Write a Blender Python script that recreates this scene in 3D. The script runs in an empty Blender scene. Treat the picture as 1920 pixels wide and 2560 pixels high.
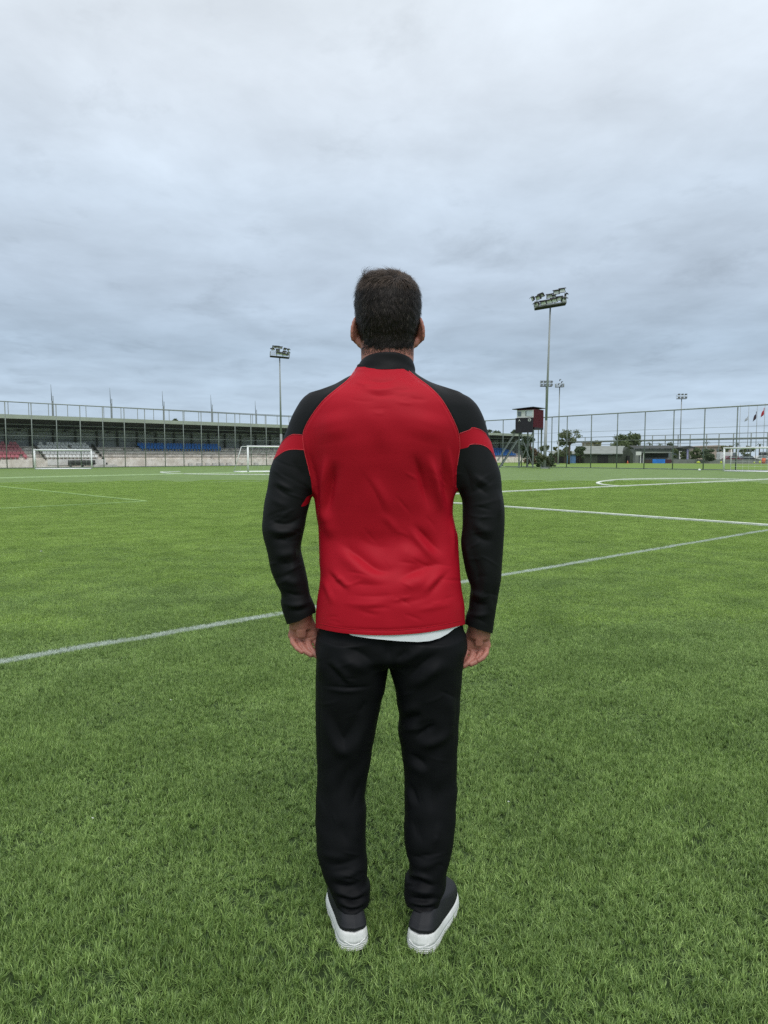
import bpy, bmesh, math, random
import numpy as np
from mathutils import Vector, Matrix

# ------------------------------------------------------------------ camera
SC = bpy.context.scene
CAM_H = 1.32                      # a phone held at chest height
FOC = 1800.0                      # focal length in photo pixels (1920 x 2560)
PITCH = math.atan(139.0 / FOC)    # looking slightly down
cd = bpy.data.cameras.new('camera')
cam = bpy.data.objects.new('camera', cd)
SC.collection.objects.link(cam)
cam.location = (0, 0, CAM_H)
cam.rotation_euler = (math.pi / 2 - PITCH, 0, 0)
cd.sensor_fit = 'VERTICAL'
cd.sensor_height = 24.0
cd.lens = 24.0 * FOC / 2560.0
cd.clip_start = 0.05
cd.clip_end = 6000
SC.camera = cam

# ------------------------------------------------------------------ sky, sun, exposure
SUN_EL, SUN_AZ = math.radians(55), math.radians(168)
W = bpy.data.worlds.new('World')
SC.world = W
W.use_nodes = True
wn, wl = W.node_tree.nodes, W.node_tree.links
wn.clear()
def N(t, **kw):
    n = wn.new(t)
    for k, v in kw.items():
        setattr(n, k, v)
    return n
out = N('ShaderNodeOutputWorld')
bg = N('ShaderNodeBackground')
sky = N('ShaderNodeTexSky', sky_type='NISHITA', sun_disc=False, sun_elevation=SUN_EL, sun_rotation=SUN_AZ)
skys = N('ShaderNodeVectorMath', operation='SCALE'); skys.inputs['Scale'].default_value = 0.06
wl.new(sky.outputs[0], skys.inputs[0])
tc = N('ShaderNodeTexCoord')
sep = N('ShaderNodeSeparateXYZ'); wl.new(tc.outputs['Generated'], sep.inputs[0])
ele = N('ShaderNodeMath', operation='MAXIMUM'); ele.inputs[1].default_value = 0.0
wl.new(sep.outputs[2], ele.inputs[0])
# overcast brightness by elevation: paler low haze, slate band, bright upper deck
ramp = N('ShaderNodeValToRGB'); wl.new(ele.outputs[0], ramp.inputs[0])
cr = ramp.color_ramp
stops = [(0.0, (.56, .68, .80)), (.05, (.50, .62, .755)), (.14, (.43, .54, .665)), (.22, (.485, .58, .695)),
         (.32, (.60, .70, .815)), (.44, (.715, .79, .875)), (.56, (.80, .865, .93)), (.74, (1.08, 1.12, 1.16)), (1.0, (1.45, 1.49, 1.53))]
while len(cr.elements) < len(stops):
    cr.elements.new(0.5)
for e, (p, c) in zip(cr.elements, stops):
    e.position = p; e.color = (*c, 1)
# cloud plane: direction / (z + k)
den = N('ShaderNodeMath', operation='ADD'); den.inputs[1].default_value = 0.10
wl.new(ele.outputs[0], den.inputs[0])
dx = N('ShaderNodeMath', operation='DIVIDE'); wl.new(sep.outputs[0], dx.inputs[0]); wl.new(den.outputs[0], dx.inputs[1])
dy = N('ShaderNodeMath', operation='DIVIDE'); wl.new(sep.outputs[1], dy.inputs[0]); wl.new(den.outputs[0], dy.inputs[1])
pl = N('ShaderNodeCombineXYZ'); wl.new(dx.outputs[0], pl.inputs[0]); wl.new(dy.outputs[0], pl.inputs[1])
def wnoise(scale, detail, rough, dist, off, stretch=(1, 1, 1)):
    m = N('ShaderNodeMapping'); m.inputs['Location'].default_value = off; m.inputs['Scale'].default_value = stretch
    wl.new(pl.outputs[0], m.inputs[0])
    n = N('ShaderNodeTexNoise'); n.inputs['Scale'].default_value = scale; n.inputs['Detail'].default_value = detail
    n.inputs['Roughness'].default_value = rough; n.inputs['Distortion'].default_value = dist
    wl.new(m.outputs[0], n.inputs['Vector'])
    return n.outputs['Fac']
def wmap(v, a, b, c, d):
    m = N('ShaderNodeMapRange'); m.inputs[1].default_value = a; m.inputs[2].default_value = b
    m.inputs[3].default_value = c; m.inputs[4].default_value = d
    wl.new(v, m.inputs[0]); return m.outputs[0]
def wmul(a, b):
    m = N('ShaderNodeMath', operation='MULTIPLY'); wl.new(a, m.inputs[0]); wl.new(b, m.inputs[1]); return m.outputs[0]
big = wmap(wnoise(.7, 3, .5, .1, (2.3, 1.1, 0), (1, 1, 1)), .3, .7, .89, 1.08)
med = wmap(wnoise(2.2, 10, .58, .2, (7.7, 3.2, 0), (1, .9, 1)), .32, .68, .88, 1.09)
wsp = wmap(wnoise(2.3, 11, .62, .25, (4.7, 2.4, 0), (1, .8, 1)), .56, .72, 1.0, .86)
cl = wmul(wmul(big, med), wsp)
# cloud relief is softened in the low haze
relief = N('ShaderNodeMix', data_type='FLOAT'); relief.inputs[2].default_value = 1.0
wl.new(wmap(ele.outputs[0], 0.0, .12, .35, 1.0), relief.inputs[0]); wl.new(cl, relief.inputs[3])
tint = N('ShaderNodeVectorMath', operation='SCALE')
wl.new(ramp.outputs[0], tint.inputs[0]); wl.new(relief.outputs[0], tint.inputs['Scale'])
mixs = N('ShaderNodeMix', data_type='RGBA'); mixs.inputs[0].default_value = 0.94
wl.new(skys.outputs[0], mixs.inputs[6]); wl.new(tint.outputs[0], mixs.inputs[7])
wl.new(mixs.outputs[2], bg.inputs[0]); bg.inputs[1].default_value = 1.10
wl.new(bg.outputs[0], out.inputs[0])

sd = bpy.data.lights.new('sun', 'SUN')
sun = bpy.data.objects.new('sun', sd); SC.collection.objects.link(sun)
sd.energy = 1.5; sd.angle = math.radians(28); sd.color = (1.0, .97, .93)
# azimuth measured like the sky's sun_rotation: the sun stands behind the camera
sdir = Vector((math.sin(SUN_AZ) * math.cos(SUN_EL), math.cos(SUN_AZ) * math.cos(SUN_EL), math.sin(SUN_EL)))
sun.rotation_euler = sdir.to_track_quat('Z', 'Y').to_euler()
sun.location = sdir * 50

vs = SC.view_settings
vs.view_transform = 'Standard'; vs.look = 'None'; vs.exposure = 0.0; vs.gamma = 1.0; vs.use_curve_mapping = False
SC.render.engine = 'CYCLES'
SC.cycles.max_bounces = 6; SC.cycles.diffuse_bounces = 3; SC.cycles.glossy_bounces = 2
SC.cycles.transmission_bounces = 3; SC.cycles.transparent_max_bounces = 24
SC.cycles.use_denoising = False

# ------------------------------------------------------------------ helpers
random.seed(7)
rng = np.random.default_rng(7)
CP, SP = math.cos(PITCH), math.sin(PITCH)
def ray(px, py):
    x, z = (px - 960.0) / FOC, (1280.0 - py) / FOC
    return x, CP + SP * z, -SP + CP * z
def at(px, py, Y):
    """world point at distance Y in front of the camera, measured from the photo"""
    x, y, z = ray(px, py)
    return Vector((x * Y / y, Y, CAM_H + z * Y / y))
def on_ground(px, py, z=0.0):
    x, y, zz = ray(px, py)
    t = (z - CAM_H) / zz
    return Vector((x * t, y * t, z))
def on_line(px, p, d, py=1141):
    """point (x, y) where the sight line of photo column px meets the ground line p + s d"""
    x, y, _ = ray(px, py)
    k = x / y                      # X = k Y
    s = (k * p[1] - p[0]) / (d[0] - k * d[1])
    return Vector((p[0] + s * d[0], p[1] + s * d[1], 0.0)), s

def put(o, label=None, cat=None, group=None, kind=None, parent=None):
    if label: o['label'] = label
    if cat: o['category'] = cat
    if group: o['group'] = group
    if kind: o['kind'] = kind
    if parent is not None: o.parent = parent
    return o
def thing(name, loc, label, cat, rz=0.0, group=None):
    o = bpy.data.objects.new(name, None); SC.collection.objects.link(o)
    o.location = loc; o.rotation_euler = (0, 0, rz); o.empty_display_size = .2
    return put(o, label, cat, group)
def link_mesh(name, me, mat, parent=None, smooth=False, loc=None, rz=0.0):
    o = bpy.data.objects.new(name, me); SC.collection.objects.link(o)
    if mat is not None and len(me.materials) == 0: me.materials.append(mat)
    if smooth: me.polygons.foreach_set('use_smooth', np.ones(len(me.polygons), bool))
    if parent is not None: o.parent = parent
    if loc is not None: o.location = loc
    o.rotation_euler[2] = rz
    return o
def mesh_np(name, V, F):
    """mesh from numpy vertices and faces (all faces the same size, or a list)"""
    me = bpy.data.meshes.new(name)
    me.from_pydata(np.asarray(V, float).tolist(), [], [list(map(int, f)) for f in F]); me.update()
    return me
class MB:
    """collects simple solids and links them as one mesh object"""
    def __init__(s): s.v = []; s.f = []
    def add(s, vs, fs):
        o = len(s.v); s.v += [tuple(v) for v in vs]; s.f += [tuple(i + o for i in f) for f in fs]; return s
    def box(s, lo, hi):
        (a, b, c), (d, e, f) = lo, hi
        return s.add([(a, b, c), (d, b, c), (d, e, c), (a, e, c), (a, b, f), (d, b, f), (d, e, f), (a, e, f)],
                     [(0, 3, 2, 1), (4, 5, 6, 7), (0, 1, 5, 4), (1, 2, 6, 5), (2, 3, 7, 6), (3, 0, 4, 7)])
    def tube(s, p, q, r0, r1=None, n=6, cap=True):
        r1 = r0 if r1 is None else r1
        p, q = Vector(p), Vector(q); d = (q - p).normalized()
        a = d.orthogonal().normalized(); b = d.cross(a)
        vs = []
        for c, r in ((p, r0), (q, r1)):
            for k in range(n):
                t = 2 * math.pi * k / n
                vs.append(c + a * (r * math.cos(t)) + b * (r * math.sin(t)))
        fs = [(k, (k + 1) % n, n + (k + 1) % n, n + k) for k in range(n)]
        if cap: fs += [tuple(range(n - 1, -1, -1)), tuple(range(n, 2 * n))]
        return s.add(vs, fs)
    def path(s, pts, r, n=6):
        for p, q in zip(pts[:-1], pts[1:]): s.tube(p, q, r, n=n)
        return s
    def quad(s, a, b, c, d): return s.add([a, b, c, d], [(0, 1, 2, 3)])
    def prism(s, poly, axis_from, axis_to):
        """polygon of 3-D points extruded by a vector"""
        v = Vector(axis_to) - Vector(axis_from); n = len(poly)
        vs = [Vector(p) for p in poly] + [Vector(p) + v for p in poly]
        fs = [tuple(range(n - 1, -1, -1)), tuple(range(n, 2 * n))] + [(k, (k + 1) % n, n + (k + 1) % n, n + k) for k in range(n)]
        return s.add(vs, fs)
    def mesh(s, name):
        me = bpy.data.meshes.new(name); me.from_pydata([tuple(v) for v in s.v], [], s.f); me.update()
        bm = bmesh.new(); bm.from_mesh(me); bmesh.ops.recalc_face_normals(bm, faces=bm.faces); bm.to_mesh(me); bm.free()
        return me
    def build(s, name, mat, parent=None, smooth=False, loc=None, rz=0.0):
        return link_mesh(name, s.mesh(name), mat, parent, smooth, loc, rz)

# ------------------------------------------------------------------ materials
def mat(name, col, rough=.7, var=.12, scale=6.0, metal=0.0, spec=.4, bump=0.0, bscale=None, col2=None, detail=6,
        coord='Object', lo=.35, hi=.65, sheen=0.0):
    m = bpy.data.materials.new(name); m.use_nodes = True
    nt = m.node_tree; p = nt.nodes['Principled BSDF']
    p.inputs['Roughness'].default_value = rough; p.inputs['Metallic'].default_value = metal
    p.inputs['Specular IOR Level'].default_value = spec
    p.inputs['Sheen Weight'].default_value = sheen
    t = nt.nodes.new('ShaderNodeTexCoord')
    n = nt.nodes.new('ShaderNodeTexNoise'); n.inputs['Scale'].default_value = scale; n.inputs['Detail'].default_value = detail
    n.inputs['Roughness'].default_value = .6
    nt.links.new(t.outputs[coord], n.inputs['Vector'])
    r = nt.nodes.new('ShaderNodeValToRGB'); nt.links.new(n.outputs['Fac'], r.inputs[0])
    a = tuple(c * (1 - var) for c in col); b = col2 or tuple(min(1, c * (1 + var)) for c in col)
    r.color_ramp.elements[0].position = lo; r.color_ramp.elements[0].color = (*a, 1)
    r.color_ramp.elements[1].position = hi; r.color_ramp.elements[1].color = (*b, 1)
    nt.links.new(r.outputs[0], p.inputs['Base Color'])
    if bump:
        n2 = nt.nodes.new('ShaderNodeTexNoise'); n2.inputs['Scale'].default_value = bscale or scale * 4
        n2.inputs['Detail'].default_value = 4
        nt.links.new(t.outputs[coord], n2.inputs['Vector'])
        bp = nt.nodes.new('ShaderNodeBump'); bp.inputs['Strength'].default_value = bump; bp.inputs['Distance'].default_value = .02
        nt.links.new(n2.outputs['Fac'], bp.inputs['Height']); nt.links.new(bp.outputs[0], p.inputs['Normal'])
    return m
# ================================================================== the ground
U1 = Vector((math.sin(math.radians(49.1)), math.cos(math.radians(49.1)), 0))      # along the pitch markings
def turf_nodes(nt, far):
    """colour of the turf fibres by place: broad worn patches, brushed streaks, finer mottling"""
    n = nt.nodes; L = nt.links
    g = n.new('ShaderNodeNewGeometry')
    def noise(scale, stretch=(1, 1, 1), detail=4, rough=.6, rot=0.0):
        mp = n.new('ShaderNodeMapping'); mp.inputs['Scale'].default_value = stretch; mp.inputs['Rotation'].default_value = (0, 0, rot)
        L.new(g.outputs['Position'], mp.inputs[0])
        t = n.new('ShaderNodeTexNoise'); t.inputs['Scale'].default_value = scale; t.inputs['Detail'].default_value = detail; t.inputs['Roughness'].default_value = rough
        L.new(mp.outputs[0], t.inputs['Vector']); return t.outputs['Fac']
    def rampc(v, a, b, lo=.35, hi=.65):
        r = n.new('ShaderNodeValToRGB'); L.new(v, r.inputs[0])
        r.color_ramp.elements[0].position = lo; r.color_ramp.elements[0].color = (*a, 1)
        r.color_ramp.elements[1].position = hi; r.color_ramp.elements[1].color = (*b, 1)
        return r.outputs[0]
    def mul(a, b):
        m = n.new('ShaderNodeMix'); m.data_type = 'RGBA'; m.blend_type = 'MULTIPLY'; m.inputs[0].default_value = 1.0
        L.new(a, m.inputs[6]); L.new(b, m.inputs[7]); return m.outputs[2]
    base = rampc(noise(.55, detail=3), TURF_A, TURF_B, .38, .62)
    c = mul(base, rampc(noise(2.6, (1, 1, 1), 5), (.82, .84, .82), (1.15, 1.13, 1.17)))
    if far:
        k_ = n.new('ShaderNodeVectorMath'); k_.operation = 'SCALE'; k_.inputs['Scale'].default_value = FAR_K; L.new(c, k_.inputs[0]); c = k_.outputs[0]
        c = mul(c, rampc(noise(5.5, (.35, 1, 1), 6, .7, math.radians(20)), (.80, .82, .76), (1.2, 1.18, 1.2)))
        c = mul(c, rampc(noise(45, (1, 1, 1), 3, .7), (.72, .74, .70), (1.26, 1.24, 1.26)))
    return c, g, rampc, noise
TURF_A, TURF_B = (.156, .258, .052), (.186, .296, .066)
FAR_K = .74
def turf_material(name, far):
    m = bpy.data.materials.new(name); m.use_nodes = True; nt = m.node_tree
    p = nt.nodes['Principled BSDF']; p.inputs['Roughness'].default_value = .62; p.inputs['Specular IOR Level'].default_value = .25
    c, g, rampc, noise = turf_nodes(nt, far)
    nt.links.new(c, p.inputs['Base Color'])
    b = nt.nodes.new('ShaderNodeBump'); b.inputs['Strength'].default_value = .6; b.inputs['Distance'].default_value = .03
    nt.links.new(noise(38, (1, 1, 1), 6, .75), b.inputs['Height']); nt.links.new(b.outputs[0], p.inputs['Normal'])
    return m
M_TURF = turf_material('turf_far', True)
M_INFILL = mat('rubber_infill_under_turf', (.030, .050, .018), .9, .4, 60, spec=.1, detail=8)
M_FIELD = mat('second_pitch_grass', (.19, .27, .055), .8, .16, .35, spec=.1, col2=(.15, .25, .05), detail=8)
M_LAND = mat('dusty_ground', (.23, .23, .19), .9, .25, .15, spec=.1, col2=(.16, .20, .09))

NEAR_R = 30.0
# land to the horizon, then the turf pitch, then the second pitch beyond the fence
g = MB().quad((-3000, -200, -.012), (3000, -200, -.012), (3000, 5000, -.012), (-3000, 5000, -.012)).build('ground', M_LAND)
put(g, kind='structure')

# fences: measured by their top rails in the photo
def top_line(pa, pb, H, extend=(0, 0)):
    """(px, py) twice along a level rail of height H -> ground point and unit direction"""
    r = []
    for px, py in (pa, pb):
        x, y, z = ray(px, py); t = (H - CAM_H) / z; r.append(Vector((x * t, y * t, 0)))
    d = (r[1] - r[0]); L = d.length
    return r[0], d / L, L
HL, HR = 7.2, 6.0
PL, DL, LL = top_line((0, 1003), (690, 1040), HL)
PR, DR, LR = top_line((1540, 1033.3), (1920, 1011.5), HR)
# corner where the two fences meet, behind the man
den_ = DL.x * DR.y - DL.y * DR.x
sL = ((PR.x - PL.x) * DR.y - (PR.y - PL.y) * DR.x) / den_
CORNER = PL + DL * sL
edgeL = PL - DL * 60; edgeR = PR + DR * 60
def sheet(name, pts, z, m):
    o = MB().add([(p[0], p[1], z) for p in pts], [tuple(range(len(pts)))]).build(name, m)
    if o.data.polygons[0].normal.z < 0: o.data.flip_normals()
    return put(o, kind='structure')
sheet('football_pitch', [edgeL, CORNER, edgeR, (70, -30), (-70, -30)], 0.0, M_TURF)
nR = Vector((-DR.y, DR.x, 0));  nR = nR if nR.y > 0 else -nR
sheet('second_pitch', [CORNER + nR * .3 - DR * 30, edgeR + nR * .3, edgeR + nR * 56 + DR * 30, CORNER + nR * 56 - DR * 30], -.004, M_FIELD)

# ================================================================== white lines of the pitch
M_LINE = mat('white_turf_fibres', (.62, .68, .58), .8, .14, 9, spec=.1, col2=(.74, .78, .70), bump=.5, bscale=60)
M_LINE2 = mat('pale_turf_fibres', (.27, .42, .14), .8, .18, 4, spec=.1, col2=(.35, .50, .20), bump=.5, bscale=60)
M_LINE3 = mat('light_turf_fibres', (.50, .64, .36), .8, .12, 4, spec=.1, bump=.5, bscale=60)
def line_strip(pts, w, h, m, name='pitch_line'):
    """raised pile of white fibres following ground points"""
    mb = MB(); P = [Vector((p[0], p[1], 0)) for p in pts]; n = len(P)
    vs, fs = [], []
    for i in range(n):
        t = (P[min(i + 1, n - 1)] - P[max(i - 1, 0)]).normalized(); s = Vector((-t.y, t.x, 0))
        for a, z in ((-1, .001), (-1, h), (1, h), (1, .001)): vs.append(P[i] + s * (a * w / 2) + Vector((0, 0, z)))
    for i in range(n - 1):
        for k in range(3): fs.append((4*i + k, 4*i + k + 1, 4*i + 4 + k + 1, 4*i + 4 + k))
    fs += [(0, 1, 2, 3), (4*n - 4, 4*n - 1, 4*n - 2, 4*n - 3)]
    return put(mb.add(vs, fs).build(name, m), kind='structure')
def ext(a, b, ea=0.0, eb=0.0, step=2.0):
    a, b = on_ground(*a), on_ground(*b); d = (b - a); L = d.length; d /= L
    k = max(2, int((L + ea + eb) / step)); return [a + d * (-ea + (L + ea + eb) * i / k) for i in range(k + 1)]
LA = ext((0, 1659.2), (1920, 1327.5), 6, 30)                       # touchline close behind the man
LINE_NEAR = (LA[0], LA[-1])
corner_px = (949, 1247)
LB = ext(corner_px, (1920, 1317.4), 0, 8)
LC = ext(corner_px, (1920, 1199.2), 0, 25)
LD = ext((0, 1218), (365, 1256), 14, 0)
LE = ext((0, 1274.5), (362, 1256.3), 8, 0)
LF = ext((0, 1196), (690, 1180), 10, 60)
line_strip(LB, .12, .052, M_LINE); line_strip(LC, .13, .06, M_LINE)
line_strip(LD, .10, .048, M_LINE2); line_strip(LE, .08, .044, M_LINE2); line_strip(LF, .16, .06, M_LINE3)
def arc(pts, w, h, m):
    return line_strip([on_ground(x, y) for x, y in smooth_pts(pts)], w, h, m, 'penalty_arc')
def smooth_pts(pts):
    p = np.array(pts, float)
    for _ in range(3):
        q = np.empty((2 * len(p) - 2, 2)); q[0::2] = .75 * p[:-1] + .25 * p[1:]; q[1::2] = .25 * p[:-1] + .75 * p[1:]
        p = np.concatenate([p[:1], q, p[-1:]])
    return p
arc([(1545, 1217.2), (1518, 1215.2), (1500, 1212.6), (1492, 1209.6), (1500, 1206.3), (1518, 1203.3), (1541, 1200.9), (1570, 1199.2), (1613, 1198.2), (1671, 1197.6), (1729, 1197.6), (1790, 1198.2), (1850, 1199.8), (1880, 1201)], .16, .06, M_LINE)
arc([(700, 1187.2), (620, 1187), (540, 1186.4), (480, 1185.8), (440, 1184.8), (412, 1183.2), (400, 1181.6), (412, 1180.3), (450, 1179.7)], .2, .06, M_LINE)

# ================================================================== fences
M_STEEL = mat('galvanised_grey_green', (.20, .23, .21), .55, .15, 3, spec=.4)
M_STEELD = mat('dark_green_steel', (.15, .18, .165), .6, .2, 3, spec=.3)
def mesh_wire(name, col, dens):
    m = bpy.data.materials.new(name); m.use_nodes = True; nt = m.node_tree; nt.nodes.clear()
    o = nt.nodes.new('ShaderNodeOutputMaterial'); mx = nt.nodes.new('ShaderNodeMixShader'); t = nt.nodes.new('ShaderNodeBsdfTransparent')
    d = nt.nodes.new('ShaderNodeBsdfDiffuse'); tx = nt.nodes.new('ShaderNodeTexCoord'); nz = nt.nodes.new('ShaderNodeTexNoise')
    nz.inputs['Scale'].default_value = 1.2; nz.inputs['Detail'].default_value = 5
    mr = nt.nodes.new('ShaderNodeMapRange'); mr.inputs[1].default_value = .3; mr.inputs[2].default_value = .7; mr.inputs[3].default_value = dens * .9; mr.inputs[4].default_value = dens * 1.1
    nt.links.new(tx.outputs['Object'], nz.inputs['Vector']); nt.links.new(nz.outputs['Fac'], mr.inputs[0])
    r = nt.nodes.new('ShaderNodeValToRGB'); r.color_ramp.elements[0].color = (*[c * .8 for c in col], 1); r.color_ramp.elements[1].color = (*col, 1)
    nt.links.new(nz.outputs['Fac'], r.inputs[0]); nt.links.new(r.outputs[0], d.inputs[0])
    nt.links.new(mr.outputs[0], mx.inputs[0]); nt.links.new(t.outputs[0], mx.inputs[1]); nt.links.new(d.outputs[0], mx.inputs[2]); nt.links.new(mx.outputs[0], o.inputs[0])
    return m
M_NET = mesh_wire('chain_link_mesh', (.20, .23, .21), .06)
M_NETW = mesh_wire('white_goal_net', (.7, .72, .7), .12)
def copy_obj(o, parent, loc):
    c = o.copy(); SC.collection.objects.link(c); c.parent = parent; c.location = loc; return c
def fence(label, P0, D, a, b, H, post_s, rails, rad, m, net=True, rail_m=None, group=None):
    """ball-stop fence from P0 + a D to P0 + b D: every post a part"""
    base = P0 + D * a
    f = thing('ball_stop_fence', base, label, 'fence')
    first = None
    for s in post_s:
        loc = D * (s - a)
        if first is None: first = MB().tube((0, 0, 0), (0, 0, H), rad, n=8).build('post', m, f, True, loc)
        else: copy_obj(first, f, loc)
    e = D * (b - a)
    for z, r in rails: MB().tube(Vector((0, 0, z)), e + Vector((0, 0, z)), r, n=6).build('rail', rail_m or m, f, True)
    if net: MB().quad((0, 0, .05), e + Vector((0, 0, .05)), e + Vector((0, 0, H)), (0, 0, H)).build('mesh_panel', M_NET, f)
    MB().tube((0, 0, .04), e + Vector((0, 0, .04)), .05, n=6).build('kerb', M_STEELD, f)
    return f
sA = on_line(16.9, PL, DL)[1]; sB = on_line(666.2, PL, DL)[1]; stp = (sB - sA) / 13
stepsL = [sA + stp * k for k in range(-3, 40) if sA + stp * k < sL - 1]
fence('tall grey wire fence in front of the grandstand with pale rails', PL, DL, -14, sL, HL, stepsL, [(HL, .055), (3.6, .022), (1.9, .018)], .055, M_STEEL)
pr = [1257, 1304, 1345, 1378.6, 1416.6, 1477, 1542, 1610.5, 1682, 1758.7, 1840, 1927, 2022]
sR = [on_line(x, PR, DR)[1] for x in pr]; sC = (CORNER - PR).dot(DR)
sR = [sC + .2] + [sR[0] - (sR[1] - sR[0]) * k for k in range(3, 0, -1) if sR[0] - (sR[1] - sR[0]) * k > sC + 1] + sR
fence('tall dark green wire fence between the pitch and the second field', PR, DR, sC, LR + 12, HR, sR, [(HR, .062), (3.05, .022), (4.1, .016)], .058, M_STEELD, rail_m=M_STEEL)

# far fence beyond the second pitch, with a heavy middle beam
PF, DF, LF_ = top_line((1400, 1095), (1920, 1081), 6.4)
sF = [on_line(x, PF, DF)[1] for x in (1462, 1478, 1534, 1574, 1600, 1630, 1662, 1694, 1724, 1765, 1796, 1832, 1876, 1917, 1962)]
fence('distant wire fence with a heavy horizontal beam behind the sheds', PF, DF, on_line(1395, PF, DF)[1], on_line(1990, PF, DF)[1], 6.4, sF, [(6.4, .07), (5.2, .20), (4.4, .05)], .12, M_STEEL)

# ================================================================== grandstand
def stain(name, col, col2, scale, rough=.85, streak=True, lo=.40, hi=.60, dark=(.05, .05, .045), dlo=.58, dhi=.70):
    """weathered paint or concrete with dark blotches and rain streaks"""
    m = mat(name, col, rough, .1, scale, spec=.15, col2=col2, detail=8, lo=lo, hi=hi, bump=.2)
    nt = m.node_tree; p = nt.nodes['Principled BSDF']; src = p.inputs['Base Color'].links[0].from_socket
    t = nt.nodes.new('ShaderNodeTexCoord'); mp = nt.nodes.new('ShaderNodeMapping'); mp.inputs['Scale'].default_value = (1, 1, .45 if streak else 1)
    n = nt.nodes.new('ShaderNodeTexNoise'); n.inputs['Scale'].default_value = .8; n.inputs['Detail'].default_value = 9; n.inputs['Roughness'].default_value = .7
    r = nt.nodes.new('ShaderNodeValToRGB'); r.color_ramp.elements[0].position = dlo; r.color_ramp.elements[1].position = dhi
    mx = nt.nodes.new('ShaderNodeMix'); mx.data_type = 'RGBA'; mx.inputs[7].default_value = (*dark, 1)
    nt.links.new(t.outputs['Object'], mp.inputs[0]); nt.links.new(mp.outputs[0], n.inputs['Vector']); nt.links.new(n.outputs['Fac'], r.inputs[0])
    nt.links.new(r.outputs[0], mx.inputs[0]); nt.links.new(src, mx.inputs[6]); nt.links.new(mx.outputs[2], p.inputs['Base Color'])
    return m
M_CONC = stain('weathered_concrete', (.74, .67, .58), (.88, .82, .74), 1.1)
M_CONCW = stain('white_painted_concrete', (.74, .72, .68), (.82, .80, .77), 1.1, dlo=.62, dhi=.76)
M_CLAD = mat('grey_wall_cladding', (.36, .385, .385), .8, .1, .7, spec=.15, bump=.1)
M_FASC = mat('grey_green_fascia', (.36, .40, .33), .6, .08, .6, spec=.3)
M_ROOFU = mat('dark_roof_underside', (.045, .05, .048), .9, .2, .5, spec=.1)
M_COLM = mat('dark_steel_column', (.05, .055, .05), .7, .15, 3)
M_SRED = mat('faded_red_seat', (.56, .12, .16), .5, .25, 2, col2=(.66, .26, .29))
M_SWHT = mat('off_white_seat', (.80, .80, .78), .5, .05, 2)
M_SBLU = mat('blue_seat', (.02, .19, .60), .5, .2, 2)
PS = Vector((on_line(0, (0, 0), (1, 0))[0].x, 0, 0))
Sa = at(0, 1037.6, 84.0); Sb = at(1334, 1087.4, 162.0)
S0 = Vector((Sa.x, Sa.y, 0)); DS = Vector((Sb.x - Sa.x, Sb.y - Sa.y, 0)); LS = DS.length; DS /= LS
NS = Vector((-DS.y, DS.x, 0))                     # away from the pitch
stand = thing('grandstand', S0, 'long low grandstand with a flat grey roof and tiered seats', 'grandstand', rz=math.atan2(DS.y, DS.x))
# local frame: x along the stand, y to the back, z up
A0, A1 = -22.0, LS
MB().prism([(A0, 0, 5.72), (A0, 0, 6.18), (A0, 8.2, 5.05), (A0, 8.2, 4.85), (A0, .35, 5.72)], (A0, 0, 0), (A1, 0, 0)).build('roof', M_ROOFU, stand)
MB().box((A0, -.16, 5.74), (A1, -.003, 6.22)).build('fascia', M_FASC, stand)
MB().box((A0, 7.2, 0), (A1, 7.6, 4.98)).build('back_wall', M_CLAD, stand)
MB().box((A1 - .25, .5, 0), (A1, 7.19, 5.0)).build('end_wall', M_CLAD, stand)
for z in (3.45, 4.0, 4.5): MB().box((A0, 7.12, z), (A1, 7.195, z + .06)).build('wall_rail', M_COLM, stand)
c0 = None
for k in range(46):
    x = A0 + 1.5 + 2.9 * k
    if x > A1 - 1: break
    if c0 is None: c0 = MB().box((-.10, 6.85, 2.6), (.10, 7.11, 4.95)).build('column', M_COLM, stand, loc=(x, 0, 0))
    else: copy_obj(c0, stand, (x, 0, 0))
r0 = None
for k in range(23):
    x = A0 + 2.9 + 5.8 * k
    if x > A1 - 1: break
    if r0 is None: r0 = MB().prism([(0, .35, 5.70), (0, 7.1, 4.84), (0, 7.1, 4.55), (0, .35, 5.50)], (-.08, 0, 0), (.08, 0, 0)).build('rafter', M_COLM, stand, loc=(x, 0, 0))
    else: copy_obj(r0, stand, (x, 0, 0))
MB().tube((A0, 1.2, 5.15), (A1, 1.2, 5.15), .05, n=6).build('service_pipe', M_STEEL, stand)
MB().tube((A0, 4.2, 4.75), (A1, 4.2, 4.75), .05, n=6).build('service_pipe', M_STEEL, stand)
M_CONCD = stain('shadow_line_concrete', (.30, .28, .25), (.42, .39, .35), 1.6)
# terrace: a front wall and five steps
W0, Z0, RISE, TREAD = .9, .95, .40, .86
MB().box((A0, W0, 0), (A1, W0 + .25, Z0)).build('front_wall', M_CONC, stand)
for i in range(5):
    y = W0 + .251 + TREAD * i
    zt_s = Z0 - .18 + RISE * (i + 1) - .25
    MB().box((A0, y, 0), (A1, y + TREAD - .002, zt_s)).build('terrace_step', M_CONC, stand)
    MB().box((A0, y - .045, zt_s - .13), (A1, y - .003, zt_s - .004)).build('step_shadow_lip', M_CONCD, stand)  # lips added for the steps' shadow lines; their darker colour is painted shade
MB().box((A0, W0 + .251 + TREAD * 5, 0), (A1, 7.195, Z0 + RISE * 5 - .35)).build('terrace_step', M_CONC, stand)
def s_of(px, off):
    """position along the stand of photo column px at a distance off behind the front edge"""
    p = S0 + NS * off; return on_line(px, p, DS)[1]
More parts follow.
